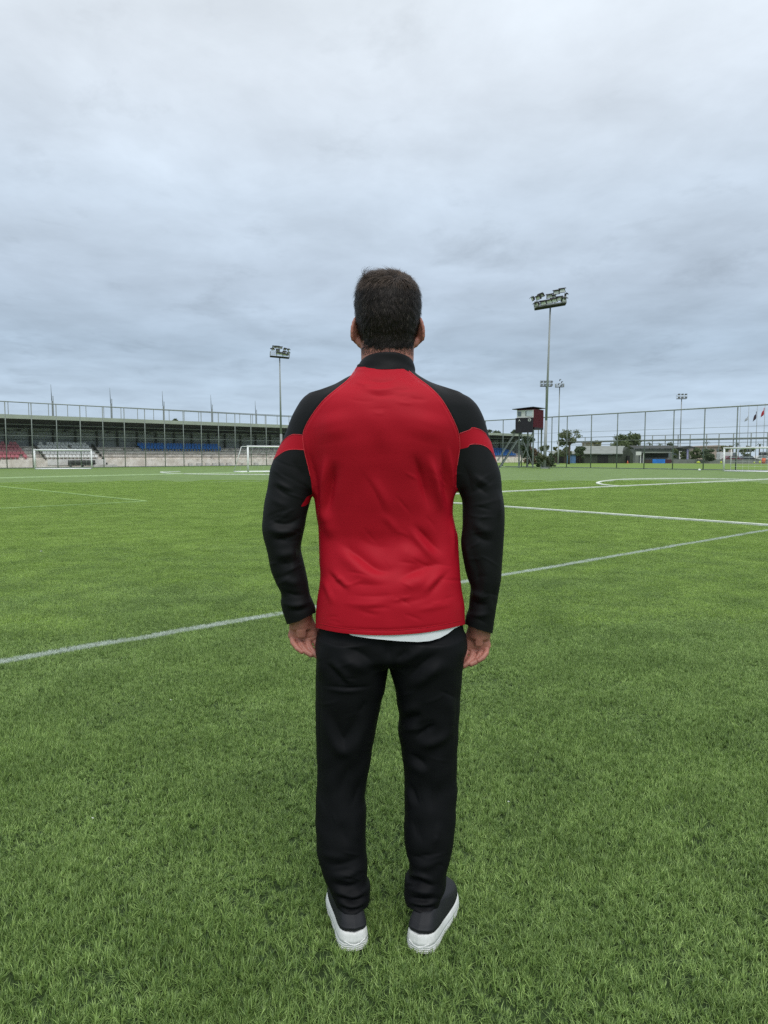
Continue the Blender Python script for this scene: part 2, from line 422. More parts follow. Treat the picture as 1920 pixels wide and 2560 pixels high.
# white painted block between the stairs
wa, wb = s_of(118, 1.2), s_of(257, 1.2)
MB().box((wa - .1, W0 - .06, .22), (wb + .2, W0 - .003, Z0 + .02)).build('white_parapet', M_CONCW, stand)
MB().prism([(wb + .25, W0 - .02, .5), (wb + .25, W0 + TREAD * 5, 3.0), (wb + .25, W0 + TREAD * 5, 2.5), (wb + .25, W0 - .02, .1)], (0, 0, 0), (.22, 0, 0)).build('stair_string', M_COLM, stand)
MB().prism([(wa - .35, W0 - .02, 1.0), (wa - .35, W0 + TREAD * 5, 3.0), (wa - .35, W0 + TREAD * 5, 2.9), (wa - .35, W0 - .02, .85)], (0, 0, 0), (.12, 0, 0)).build('stair_string', M_COLM, stand)
seat_mb = {}
def seat_mesh(kind):
    mb = MB(); h = .36 if kind == 'blue' else .28
    mb.box((-.21, -.24, .28), (.21, .17, .345)); mb.prism([(-.21, .13, .346), (.21, .13, .346), (.18, .20, .346 + h), (-.18, .20, .346 + h)], (0, 0, 0), (0, .035, .004)); mb.box((-.05, -.02, 0), (.05, .1, .299))
    me = mb.mesh('seat'); me.materials.append({'red': M_SRED, 'white': M_SWHT, 'blue': M_SBLU}[kind]); return me
SEAT = {k: seat_mesh(k) for k in ('red', 'white', 'blue')}
def seats(kind, s0, s1, rows_, pitch=.47, skip=.0):
    n = 0
    for i in rows_:
        z = Z0 - .18 + RISE * (i + 1) - .25; y = W0 + .25 + TREAD * i + .5
        k = int((s1 - s0) / pitch)
        for j in range(k):
            if rng.random() < skip: continue
            o = bpy.data.objects.new('seat', SEAT[kind]); SC.collection.objects.link(o); o.parent = stand
            o.location = (s0 + pitch * (j + .5), y, z); n += 1
    return n
ns = seats('red', s_of(-12, 1.2), s_of(82, 1.2), range(5), skip=.03)
ns += seats('white', wa, wb, range(5), skip=.05)
ns += seats('blue', s_of(349, 4.6), s_of(556, 4.6), (3, 4), .50)
ns += seats('blue', s_of(1215, 3), s_of(1287, 3), (1, 2, 3, 4), .62)
# rubble and blocks along the foot of the wall, and a dark players' bench recess
M_BLOCK = stain('pale_concrete_block', (.55, .53, .49), (.62, .60, .56), 2.0)
BLK = ['leftmost pale concrete block under the blue seats, at the foot of the wall', 'second pale concrete block from the left at the foot of the wall', 'third pale concrete block from the left at the foot of the wall',
       'middle pale concrete block at the foot of the grandstand wall', 'pale concrete block two places left of the small goal', 'pale concrete block nearest the small goal on its left', 'pale concrete block seen through the small goal beside the man']
for k, px in enumerate((476, 498, 519, 538, 553, 572, 640)):
    p = S0 + DS * s_of(px, -.4) + NS * (-.4); w = rng.uniform(.25, .55)
    b = MB().prism([(-w, -.2, 0), (w, -.22, 0), (w * .9, -.18, .34), (-w * .92, -.16, .38)], (0, 0, 0), (0, .36, 0)).build('concrete_block', M_BLOCK, None, loc=p, rz=math.atan2(DS.y, DS.x) + rng.uniform(-.2, .2))
    put(b, BLK[k], 'block', 'concrete blocks along the grandstand wall')
bp = S0 + DS * s_of(206, -.3) + NS * (-.3)
bench = thing('players_bench', bp, 'low dark bench below the white seats of the grandstand', 'bench', rz=math.atan2(DS.y, DS.x))
MB().box((-1.7, -.2, .42), (1.7, .2, .50)).build('seat', M_COLM, bench)
for x in (-1.5, 0, 1.5): MB().box((x - .06, -.18, 0), (x + .06, .18, .419)).build('leg', M_COLM, bench)
MB().box((-1.7, .21, .2), (1.7, .27, .85)).build('backrest', M_COLM, bench)
bl = MB().box((-1.5, -.2, 0), (1.5, .2, .28)).build('stone_slab', M_BLOCK, None, loc=S0 + DS * s_of(262, -.5) + NS * (-.5), rz=math.atan2(DS.y, DS.x))
put(bl, 'long pale slab on the ground right of the bench under the white seats', 'slab')
# masts behind the stand, and the fence behind it
M_MAST = mat('grey_green_mast', (.13, .155, .14), .6, .15, 2)
MAST_LAB = ['leftmost tall thin mast behind the grandstand roof', 'second tall thin mast from the left behind the grandstand roof', 'middle tall thin mast behind the grandstand roof',
            'fourth tall thin mast from the left behind the grandstand roof', 'tall thin mast behind the roof, nearest to the man on his left']
for k, (px, py) in enumerate(((135, 961), (281, 969.5), (411, 978), (531, 987), (641, 1002))):
    q = S0 + NS * 9.0; b, s = on_line(px, q, DS); h = at(px, py, b.y).z
    t = thing('mast', b, MAST_LAB[k], 'mast', group='masts behind the grandstand')
    MB().tube((0, 0, 0), (0, 0, h * .80), .085, .075, n=8).build('lower_tube', M_MAST, t, True)
    MB().tube((-.04, 0, h * .802), (-.10, 0, h), .055, .02, n=8).build('upper_tube', M_MAST, t, True)
    MB().tube((.16, 0, 0), (.14, 0, h * .86), .05, n=6).build('conduit', M_MAST, t, True)
qb = S0 + NS * 11.0
x0, x1 = -16.0, s_of(1010, 11)
zt = at(300, 1018, on_line(300, qb, DS)[0].y).z
fence('thin wire fence on posts standing behind the grandstand', qb, DS, x0, x1, zt, list(np.arange(x0, x1, 2.55)), [(zt, .045)], .05, M_STEEL, net=False)
# ================================================================== goals
M_WHITE = mat('white_painted_steel', (.76, .78, .78), .4, .05, 2, spec=.4)
def goal(name_label, p, q, H, depth_dir, dep, r=.075, top_back=.75):
    """p, q: feet of the two front posts; depth_dir towards the net"""
    g = thing('football_goal', p, name_label, 'football goal')
    e = q - p; d = depth_dir.normalized()
    zc = Vector((0, 0, H))
    MB().tube((0, 0, 0), zc, r, n=10).build('post', M_WHITE, g, True); MB().tube(e, e + zc, r, n=10).build('post', M_WHITE, g, True)
    u = e.normalized() * r
    MB().tube(zc - u * 1.0, e + zc + u * 1.0, r, n=10).build('crossbar', M_WHITE, g, True)
    for b in (Vector(), e):
        MB().tube(b + zc, b + zc + d * top_back, .03, n=8).build('top_strut', M_WHITE, g, True)
        MB().tube(b + zc + d * top_back, b + d * dep + Vector((0, 0, .05)), .03, n=8).build('back_strut', M_WHITE, g, True)
        MB().tube(b + Vector((0, 0, .05)), b + d * dep + Vector((0, 0, .05)), .04, n=8).build('side_bar', M_WHITE, g, True)
    MB().tube(d * dep + Vector((0, 0, .05)), e + d * dep + Vector((0, 0, .05)), .05, n=8).build('ground_bar', M_WHITE, g, True)
    MB().tube(Vector((0, 0, .04)), e + Vector((0, 0, .04)), .05, n=8).build('front_bar', M_WHITE, g, True)
    mb = MB(); a, b = zc + d * top_back, d * dep + Vector((0, 0, .05))
    n = max(6, int(e.length / .5)); L = e
    for k in range(n + 1): mb.tube(a + L * (k / n), b + L * (k / n), .006, n=3, cap=False)
    for k in range(6): mb.tube(a + (b - a) * (k / 5), a + (b - a) * (k / 5) + L, .006, n=3, cap=False)
    for k in range(n + 1): mb.tube(zc + L * (k / n), a + L * (k / n), .006, n=3, cap=False)
    mb.build('net', M_WHITE, g)['kind'] = 'stuff'
    return g
p, q = on_ground(620.4, 1181.3), on_ground(700, 1180.2); e = (q - p).normalized()
nb = Vector((-e.y, e.x, 0)); nb = nb if nb.y > 0 else -nb
goal('small white goal at the left sleeve of the man, in front of the grandstand', p, p + e * 5.2, 2.13, nb * 1.0 + e * -.35, 1.7)
p = on_ground(87, 1173.4); q = on_ground(229.5, 1172.6)
e = (q - p).normalized(); nb = Vector((-e.y, e.x, 0)); nb = nb if nb.y > 0 else -nb
goal('white goal in front of the white seats at the far left', p, q, 1.98, nb, 1.5)
p = on_ground(1809, 1178.6); q = on_ground(1920, 1180.6); e = (q - p).normalized()
nb = Vector((-e.y, e.x, 0)); nb = nb if nb.y > 0 else -nb
goal('white goal at the right edge of the pitch before the green fence', p, p + e * 6.5, 2.05, nb, 1.1, r=.08, top_back=1.1)

# ================================================================== floodlights
M_POLE = mat('galvanised_pole', (.27, .29, .28), .5, .05, .4, spec=.4)
M_LAMP = mat('dark_lamp_housing', (.045, .045, .045), .8, .1, 2, spec=.05)
M_GLASS = mat('lamp_glass', (.86, .86, .86), .25, .02, 4, spec=.6)
def lamp_meshes(s):
    h = MB(); h.prism([(-.30*s, 0, 0), (.30*s, 0, 0), (.24*s, 0, .34*s), (-.24*s, 0, .34*s)], (0, 0, 0), (0, .16*s, 0))
    h.prism([(-.33*s, -.16*s, .30*s), (.33*s, -.16*s, .30*s), (.33*s, .02*s, .38*s), (-.33*s, .02*s, .38*s)], (0, 0, 0), (0, 0, .03*s))
    g = MB(); g.prism([(-.25*s, -.012*s, .03*s), (.25*s, -.012*s, .03*s), (.20*s, -.012*s, .28*s), (-.20*s, -.012*s, .28*s)], (0, 0, 0), (0, .010*s, 0))
    hm, gm = h.mesh('lamp'), g.mesh('lamp_glass'); hm.materials.append(M_LAMP); gm.materials.append(M_GLASS)
    return hm, gm
def floodlight(label, base, H, r0, r1, s, yaw, lamps, plat, tilt=0.0, lean=0.0):
    """mast with a lamp platform; lamps: (x, y, z, yaw deg, pitch deg) on the platform"""
    t = thing('floodlight_mast', base, label, 'floodlight', rz=yaw, group=None)
    t.rotation_euler[1] = lean
    mb = MB(); mb.tube((0, 0, 0), (0, 0, H * .3), r0, r0 * .8, n=10); mb.tube((0, 0, H * .3), (0, 0, H), r0 * .72, r1, n=10)
    mb.build('pole', M_POLE, t, True)
    MB().box((-r0 * 2, -r0 * 2, 0), (r0 * 2, r0 * 2, .12)).build('base_plate', M_POLE, t)
    w, d, hh = plat
    fr = bpy.data.objects.new('lamp_platform', None); SC.collection.objects.link(fr); fr.parent = t; fr.location = (0, 0, H); fr.rotation_euler = (0, tilt, 0)
    mb = MB(); r = .03 * s
    for z in (0.05, hh * .55, hh):
        c = [(-w, -d, z), (w, -d, z), (w, d, z), (-w, d, z)]
        for a, b in zip(c, c[1:] + c[:1]): mb.tube(a, b, r, n=5)
    for x in (-w, -w * .33, w * .33, w):
        for y in (-d, d): mb.tube((x, y, 0), (x, y, hh), r, n=5)
    mb.build('railing', M_POLE, fr)
    MB().box((-w, -d, -.06), (w, d, .04)).build('platform_floor', M_LAMP, fr)
    hm, gm = lamp_meshes(s)
    for x, y, z, ya, pi_ in lamps:
        l = bpy.data.objects.new('lamp', hm); SC.collection.objects.link(l); l.parent = fr; l.location = (x, y, z)
        l.rotation_euler = (math.radians(pi_), 0, math.radians(ya))
    mb = MB()
    for x, y, z, ya, pi_ in lamps:
        M = Matrix.Translation((x, y, z)) @ Matrix.Rotation(math.radians(ya), 4, 'Z') @ Matrix.Rotation(math.radians(pi_), 4, 'X')
        mb.add([M @ v.co for v in gm.vertices], [tuple(f.vertices) for f in gm.polygons])
    mb.build('lamp_glass', M_GLASS, fr)
    return t
# the big one by the fence on the right
b = on_ground(1361, 1171.5); Hh = at(1370, 766, b.y).z
lam = [(-1.45, -.55, .12, -60, 35), (-1.2, -.62, .75, -55, 40), (-.85, -.62, .95, -50, 40), (-1.75, -.2, .85, -80, 40), (-.75, -.66, .12, -25, 35), (-.15, -.66, .15, -10, 35), (.42, -.66, .20, 0, 35), (.95, -.66, .30, 8, 35),
       (.35, -.3, .62, -10, 35), (.0, -.45, .75, 0, 35), (.75, -.45, 1.05, 0, 30), (1.35, -.5, 1.12, 10, 30), (1.4, -.55, .12, 40, 40), (1.75, .1, .65, 80, 35)]
floodlight('tallest floodlight mast, crowded lamp platform, by the fence right of the man', b, Hh, .19, .085, 1.18, math.radians(-8), [(x, y, z, a, b - 24) for x, y, z, a, b in lam], (1.62, .62, .62), tilt=math.radians(-9), lean=math.radians(1.1))
b = Vector((at(704, 1165, 94).x, 94, 0)); Hh = at(698, 893, 94).z
lam = [(-.9, -.3, .75, -50, 40), (-.75, .2, 1.1, 10, 20), (-.35, .2, 1.12, 0, 20), (.05, .2, 1.08, 0, 20), (-.3, -.4, .65, 0, 40), (-.25, -.5, .28, 0, 40), (.1, -.5, .26, 0, 40), (.55, -.5, .18, 15, 40), (.8, -.4, .2, 25, 40), (.6, .2, .98, 50, 40), (1.05, .1, .9, 70, 30), (1.0, -.2, .5, 70, 40), (.5, -.2, .55, 40, 40)]
floodlight('floodlight mast left of the man in front of the grandstand', b, Hh, .19, .075, .85, math.radians(12), lam, (1.22, .5, .62), tilt=math.radians(4), lean=math.radians(-.4))
def small_lamps(w, n): return [(-w + 2 * w * k / (n - 1), -.4, z, 0, 35) for z in (.12, .85) for k in range(n)]
b = Vector((at(1362, 1160, 180).x, 180, 0)); floodlight('distant floodlight half hidden behind the tallest mast', b, at(1361, 966, 180).z, .2, .12, 1.0, 0, small_lamps(1.2, 4), (1.4, .5, 1.4))
b = Vector((at(1395, 1166, 120).x, 120, 0)); floodlight('slim floodlight seen from the side, right of the tallest mast', b, at(1399, 967, 120).z, .13, .08, .8, math.radians(70), [(-.9, -.3, .1, 0, 40), (-.3, -.3, .15, 0, 40), (.4, -.3, .6, 0, 20), (.7, 0, .95, 0, 10), (.2, .2, .3, 0, 30)], (.7, .65, .5), tilt=math.radians(-8), lean=math.radians(1.0))
b = Vector((at(1699, 1155, 170).x, 170, 0)); floodlight('distant floodlight above the dugout at the right', b, at(1701, 997, 170).z, .16, .10, .8, 0, small_lamps(.8, 3), (1.05, .5, .9))

# ================================================================== scoreboard cabin on stilts
M_MAROON = mat('maroon_sheet', (.105, .020, .030), .6, .12, 1.5, spec=.3)
M_CREAM = mat('white_window_frame', (.60, .61, .60), .5, .05, 2)
M_BOARD = mat('black_scoreboard', (.022, .020, .026), .5, .1, 2, spec=.3)
M_PANE = mat('dark_window_glass', (.12, .15, .16), .1, .1, 1, spec=.8)
M_PANEL = mat('pale_window_glass', (.52, .58, .62), .12, .05, 1, spec=.8)
DC = 84.0
a_, b_, c_ = at(1293, 1024, DC), at(1334, 1024, DC - .3), at(1359, 1024, DC + 1.9)
FW = 2.04; yawc = math.radians(-36)
zr, zs, zb, zfl = at(1334, 1021.5, DC).z, at(1300, 1045, DC).z, at(1300, 1082, DC).z, at(1340, 1069, DC).z
cab = thing('scoreboard_cabin', Vector((a_.x, a_.y, 0)), 'maroon cabin on stilts with a white window band and a black scoreboard', 'scoreboard cabin', rz=yawc)
DD = 2.8
MB().box((0, .02, zfl), (FW, DD, zr - .1)).build('cabin_wall', M_MAROON, cab)
MB().prism([(-.45, -.4, zr - .12), (FW + .12, -.4, zr + .06), (FW + .12, -.4, zr + .13), (-.45, -.4, zr - .05)], (0, 0, 0), (0, DD + .6, 0)).build('roof', M_BOARD, cab)
wf = MB().box((.0, -.06, zs), (FW, .015, zr - .22)).build('window_frame', M_CREAM, cab)
hz_ = zr - .22 - zs
MB().box((.10, -.09, zs + .22 * hz_), (FW * .27, -.062, zs + .82 * hz_)).build('window_pane', M_PANE, wf)
MB().box((FW * .53, -.09, zs + .22 * hz_), (FW * .58, -.062, zs + .85 * hz_)).build('window_pane', M_PANE, wf)
MB().box((FW * .60, -.09, zs + .2 * hz_), (FW * .94, -.062, zs + .85 * hz_)).build('window_pane', M_PANEL, wf)
sb = MB().box((-.12, -.16, zb), (FW + .0, -.07, zs - .02)).build('scoreboard', M_BOARD, cab)
MB().box((-.10, .3, zfl - .22), (FW, DD, zfl - .003)).build('floor_beam', M_BOARD, cab)
rb = None
for k in range(14):
    y = .12 + k * .19
    if rb is None: rb = MB().box((FW + .002, -.02, zfl + .02), (FW + .03, .02, zr - .12)).build('sheet_rib', M_MAROON, cab, loc=(0, y, 0))
    else: copy_obj(rb, cab, (0, y, 0))
for ch, fx in (('A', .19), ('B', .80)):
    cu = bpy.data.curves.new('letter', 'FONT'); cu.body = ch; cu.size = .40; cu.align_x = 'CENTER'; cu.extrude = .01
    o = bpy.data.objects.new('letter', cu); SC.collection.objects.link(o)
    dg = bpy.context.evaluated_depsgraph_get(); me = bpy.data.meshes.new_from_object(o.evaluated_get(dg)); bpy.data.objects.remove(o)
    l = link_mesh('letter', me, M_BOARD if ch == 'B' else M_CREAM, sb, loc=(FW * fx, -.19, zs - .40 - (.03 if ch == 'A' else 0))); l.rotation_euler = (math.pi / 2, 0, 0)
    if ch == 'B':
        me.materials.clear(); me.materials.append(M_BOARD)
        disc = MB().tube((FW * fx, -.175, zs - .27), (FW * fx, -.162, zs - .27), .19, n=20).build('letter_disc', M_CREAM, sb)
for x, y in ((.15, .35), (FW - .15, .35), (.15, DD - .15), (FW - .15, DD - .15)):
    MB().box((x - .07, y - .07, 0), (x + .07, y + .07, zfl - .22)).build('leg', M_STEELD, cab)
MB().tube((.15, .35, .2), (FW - .15, .35, zfl - .4), .05, n=6).build('brace', M_STEELD, cab); MB().tube((FW - .15, .35, .2), (.15, .35, zfl - .4), .05, n=6).build('brace', M_STEELD, cab)
stp_ = thing('steel_stair', Vector((at(1250, 1171, DC).x, DC, 0)), 'steep dark steel stair rising to the stilted scoreboard cabin', 'stair')
v0 = Vector((0, 0, 0)); v1 = Vector((at(1296, 1100, DC).x - stp_.location.x, .2, at(1296, 1100, DC).z))
for dy in (0, .8):
    MB().tube(v0 + Vector((0, dy, 0)), v1 + Vector((0, dy, 0)), .07, n=6).build('stringer', M_STEELD, stp_)
    MB().tube(v0 + Vector((-.25, dy, .8)), v1 + Vector((-.25, dy, .9)), .04, n=6).build('handrail', M_STEELD, stp_)
td = None
for k in range(1, 13):
    c = v0 + (v1 - v0) * (k / 13)
    if td is None: td = MB().box((-.13, 0, -.02), (.13, .8, .02)).build('tread', M_STEELD, stp_, loc=c)
    else: copy_obj(td, stp_, c)

# cabinet and sheet at the foot of the tall mast
yb = on_ground(1361, 1171.5).y
p = at(1355, 1160, yb + 1.2); cb = thing('electrical_cabinet', (p.x, p.y, 0), 'pale grey electrical cabinet left of the tallest mast foot', 'cabinet')
MB().box((-.22, -.2, .55), (.22, .2, 1.25)).build('cabinet_box', M_CREAM, cb); MB().box((-.18, -.215, .60), (.18, -.203, 1.20)).build('door', M_CREAM, cb); MB().box((-.06, -.1, 0), (.06, .1, .549)).build('stand_leg', M_STEEL, cb)
p = at(1370.5, 1160, yb + 1.0); sh_ = MB().prism([(-.2, 0, 0), (.2, 0, 0), (.17, .1, 1.3), (-.22, .1, 1.25)], (0, 0, 0), (0, .05, 0)).build('metal_sheet', M_STEEL, None, loc=(p.x, p.y, 0))
put(sh_, 'grey metal sheet leaning among weeds right of the tallest mast foot', 'sheet')

# ================================================================== sheds and huts beyond the second pitch
M_SHED = mat('dark_green_planks', (.040, .048, .036), .8, .2, 1.5)
M_SHROOF = mat('grey_roof_sheet', (.215, .235, .215), .7, .1, 1.2)
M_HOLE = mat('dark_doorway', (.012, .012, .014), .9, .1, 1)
M_BLUED = mat('blue_door_paint', (.10, .21, .42), .6, .15, 1.5)
M_BROWN = mat('dark_brown_boards', (.05, .038, .032), .8, .2, 2)
def P(px, py, Y): return at(px, py, Y)
Y0 = 138.0
xl, xr, xg = P(1461, 1150, Y0).x, P(1551, 1150, Y0).x, P(1588, 1150, Y0).x
ze, zr_ = P(1500, 1135.5, Y0).z, P(1560, 1116.5, Y0 + 4).z
sd_o = thing('shed', (xl, Y0, 0), 'dark green shed with a pale grey sloping roof and a wide dark doorway', 'shed')
w_ = xr - xl; g_ = xg - xl
MB().box((0, 0, 0), (w_, 6, ze)).build('wall', M_SHED, sd_o)
MB().prism([(w_ + .002, 0, 0), (g_, 1.2, 0), (g_, 1.2, ze), (w_ + (g_ - w_) * .55, .5, zr_ - .1), (w_ + .002, 0, ze)], (0, 0, 0), (0, 5.0, 0)).build('gable_wall', M_SHED, sd_o)
MB().prism([(-.3, -.4, ze + .01), (w_ + .3, -.4, ze + .01), (w_ + 2.0, 3.6, zr_), (-.1, 3.6, zr_)], (0, 0, 0), (0, 0, .12)).build('roof', M_SHROOF, sd_o)
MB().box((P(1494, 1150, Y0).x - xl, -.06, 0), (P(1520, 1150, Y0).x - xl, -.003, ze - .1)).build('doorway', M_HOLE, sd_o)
for px in (1477, 1491, 1535): 
    x = P(px, 1150, Y0).x - xl; MB().box((x - .05, -.08, 0), (x + .05, -.003, ze - .02)).build('door_post', M_SHED, sd_o)
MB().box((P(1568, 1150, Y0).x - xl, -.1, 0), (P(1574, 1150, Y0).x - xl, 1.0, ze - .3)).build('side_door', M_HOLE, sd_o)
Y1 = 140.0
hx0, hx1 = P(1383, 1150, Y1).x, P(1460, 1150, Y1).x; hw = hx1 - hx0
ht = thing('hut', (hx0, Y1, 0), 'low dark hut with a bright blue double door left of the green shed', 'hut')
MB().box((0, 0, 0), (hw, 4, 1.75)).build('wall', M_BROWN, ht)
MB().prism([(-.3, -.4, 1.76), (hw + .2, -.4, 1.76), (hw + .2, 4, 2.3), (-.3, 4, 2.3)], (0, 0, 0), (0, 0, .1)).build('roof', M_SHROOF, ht)
bx0, bx1 = P(1416, 1150, Y1).x - hx0, P(1439, 1150, Y1).x - hx0; bm_ = (bx0 + bx1) / 2
MB().box((bx0, -.07, 0), (bm_ - .02, -.003, 1.70)).build('door', M_BLUED, ht); MB().box((bm_ + .02, -.07, 0), (bx1, -.003, 1.64)).build('door', M_BLUED, ht)
for px, w in ((1400, .3), (1407, .2), (1443, .3)):
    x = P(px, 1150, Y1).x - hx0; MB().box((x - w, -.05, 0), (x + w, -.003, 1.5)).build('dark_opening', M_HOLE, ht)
ds = MB().tube((0, 0, 0), (0, .06, .02), .28, n=16).build('satellite_dish', M_CREAM, None, loc=P(1421, 1122.5, Y1 - .3), rz=.5)
put(ds, 'white satellite dish above the hut with the blue door', 'satellite dish')

# dugout
Y2 = 139.0
dx0, dx1 = P(1607, 1150, Y2).x, P(1682, 1150, Y2).x; dw = dx1 - dx0
M_DUGB = mat('grey_dugout_back', (.24, .25, .27), .7, .1, 1.0); M_DUGR = mat('dark_red_panel', (.07, .022, .030), .6, .2, 1)
dg_ = thing('dugout', (dx0, Y2, 0), "players' dugout with a pale roof edge and blue bench front", 'dugout')
zt_ = P(1640, 1130, Y2).z
MB().box((0, -.2, zt_ - .18), (dw, 2.4, zt_)).build('roof', M_SHROOF, dg_); MB().box((0, 2.1, 0), (dw, 2.3, zt_ - .19)).build('back_wall', M_DUGB, dg_)
MB().box((.1, 1.9, 1.1), (dw - .1, 2.08, zt_ - .2)).build('painted_interior_shade', M_ROOFU, dg_)  # dark sheet stands in for the shade inside the dugout
for x in (.05, dw - .15): MB().box((x, 0, 0), (x + .1, .12, zt_ - .19)).build('post', M_CREAM, dg_)
MB().box((P(1611, 1150, Y2).x - dx0, .2, 0), (P(1632, 1150, Y2).x - dx0, .3, .72)).build('front_panel', M_BROWN, dg_)
MB().box((P(1632.3, 1150, Y2).x - dx0, .2, 0), (P(1664, 1150, Y2).x - dx0, .3, .78)).build('front_panel', M_SBLU, dg_)
MB().box((P(1664.3, 1150, Y2).x - dx0, .2, 0), (P(1681, 1150, Y2).x - dx0, .3, .72)).build('front_panel', M_DUGR, dg_)
# white sign board at its left
p0 = P(1592, 1150, Y2); p1 = P(1603, 1150, Y2)
sg = thing('sign_board', (p0.x, Y2, 0), 'white board on a post between the green shed and the dugout', 'sign')
MB().box((-.2, 0, P(1600, 1138, Y2).z), (p1.x - p0.x, .08, P(1600, 1129, Y2).z)).build('board', M_CREAM, sg); MB().box((p1.x - p0.x - .16, .09, 0), (p1.x - p0.x, .25, P(1600, 1130, Y2).z)).build('post', M_CREAM, sg)

# long low wall building behind the dugout, pavilion, pale buildings on the rise
M_GREYW = mat('grey_green_wall', (.17, .19, .165), .8, .15, .8); M_PINK = mat('pale_earth_render', (.40, .33, .28), .85, .12, .5); M_DKROOF = mat('dark_roof', (.045, .05, .045), .8, .2, .8)
Y3 = 152.0
bx = P(1588, 1140, Y3).x; bw = P(1700, 1140, Y3).x - bx; zt3 = P(1640, 1118, Y3).z
wb_ = thing('changing_room_block', (bx, Y3, 0), 'long low grey building with a dark roof behind the dugout', 'building')
MB().box((0, 0, 0), (bw, 6, zt3 - .35)).build('wall', M_GREYW, wb_); MB().prism([(-.4, -.5, zt3 - .34), (bw + .4, -.5, zt3 - .34), (bw + .4, 3, zt3 + .25), (-.4, 3, zt3 + .25)], (0, 0, 0), (0, 0, .15)).build('roof', M_DKROOF, wb_)
wn0 = None
for k in range(6):
    x = 1.0 + k * (bw - 2) / 5.5
    if wn0 is None: wn0 = MB().box((0, -.05, 1.2), (.9, -.003, 2.0)).build('window', M_PANE, wb_, loc=(x, 0, 0))
    else: copy_obj(wn0, wb_, (x, 0, 0))
Y4 = 150.0
vx = P(1702, 1140, Y4).x; vw = P(1737, 1140, Y4).x - vx; zt4 = P(1720, 1116, Y4).z
pv = thing('pavilion', (vx, Y4, 0), 'small pavilion with a dark pitched roof and a purple banner', 'pavilion')
MB().prism([(-.3, -.4, zt4 - .25), (vw * .55, -.4, zt4 + .12), (vw + .3, -.4, zt4 - .22), (vw + .3, -.4, zt4 - .40), (-.3, -.4, zt4 - .42)], (0, 0, 0), (0, 4, 0)).build('roof', M_DKROOF, pv)
MB().box((.2, 2.5, 0), (vw - .2, 3.0, zt4 - .45)).build('back_wall', M_GREYW, pv)
for x in (.1, vw * .36, vw - .25): MB().box((x, 0, 0), (x + .15, .15, zt4 - .43)).build('post', M_COLM, pv)
MB().box((P(1716.5, 1140, Y4).x - vx, -.05, .6), (P(1721, 1140, Y4).x - vx, .02, P(1718, 1122, Y4).z)).build('banner', mat('purple_blue_banner', (.20, .21, .42), .6, .1, 2, col2=(.34, .35, .50)), pv)
MB().box((P(1697, 1140, Y4).x - vx, -.2, .8), (P(1703, 1140, Y4).x - vx, -.12, P(1700, 1128, Y4).z)).build('white_banner', M_CREAM, pv)
Y5 = 330.0
hb = thing('apartment_block', (P(1735, 1135, Y5).x, Y5, 0), 'long pale earth coloured building far behind the bushes', 'building')
L5 = P(1832, 1135, Y5).x - P(1735, 1135, Y5).x
MB().box((0, 0, -.5), (L5, 20, P(1780, 1116.5, Y5).z)).build('wall', M_PINK, hb); MB().prism([(-.5, -1, P(1780, 1116.4, Y5).z), (L5 * .6, -1, P(1780, 1113, Y5).z), (L5 + .5, -1, P(1780, 1116.4, Y5).z)], (0, 0, 0), (0, 22, 0)).build('roof', M_PINK, hb)
w5 = None
for r_ in range(2):
    for k in range(7):
        loc = (1.2 + k * (L5 - 2) / 7, 0, 1.2 + r_ * 2.4)
        if w5 is None: w5 = MB().box((0, -.08, 0), (1.1, -.003, 1.1)).build('window', M_PANE, hb, loc=loc)
        else: copy_obj(w5, hb, loc)
ob = thing('apartment_block', (P(1478, 1120, 260).x, 260, 0), 'ochre building top showing above the green shed roof', 'building')
L6 = P(1503, 1120, 260).x - P(1478, 1120, 260).x
MB().box((0, 0, 0), (L6, 12, P(1490, 1107, 260).z)).build('wall', mat('ochre_render', (.24, .21, .11), .85, .2, .6), ob); MB().box((-.2, -.3, P(1490, 1107, 260).z + .003), (L6 + .2, 12.2, P(1490, 1106, 260).z + .1)).build('parapet', M_PINK, ob)
# low grey kerb wall along the far side of the second pitch
wl_ = MB().box((P(1684, 1152, 140).x, 141, 0), (P(1990, 1152, 140).x, 141.3, .75)).build('low_wall', M_GREYW)
put(wl_, 'low grey wall along the far side of the second pitch', 'wall')

# parked vehicles behind the right goal
M_TYRE = mat('tyre_rubber', (.02, .02, .02), .9, .1, 5)
def vehicle(label, px, Y, L, Hh, m, van, yaw=0.0):
    o = P(px, 1150, Y); t = thing('parked_van' if van else 'parked_car', (o.x, Y, 0), label, 'van' if van else 'car', rz=yaw)
    if van: prof = [(0, .35), (L, .35), (L, 1.0), (L - .55, 1.15), (L - 1.1, Hh), (.08, Hh), (0, Hh - .3)]
    else: prof = [(0, .30), (L, .30), (L, .75), (L - .9, .90), (L - 1.5, Hh), (.9, Hh), (.25, .95), (0, .85)]
    MB().prism([(x, 0, z) for x, z in prof], (0, 0, 0), (0, 1.7, 0)).build('body', m, t)
    gl = [(L - 1.55, .98), (L - 1.2, 1.0), (L - 1.55, Hh - .12), (1.0, Hh - .12), (.55, .98)] if not van else [(L - 1.9, 1.15), (L - .75, 1.15), (L - 1.2, Hh - .15), (L - 1.9, Hh - .15)]
    MB().prism([(x, -.012, z) for x, z in gl], (0, 0, 0), (0, .010, 0)).build('side_window', M_PANE, t)
    for x in (.85, L - .9): MB().tube((x, -.03, .32), (x, .18, .32), .32, n=14).build('wheel', M_TYRE, t)
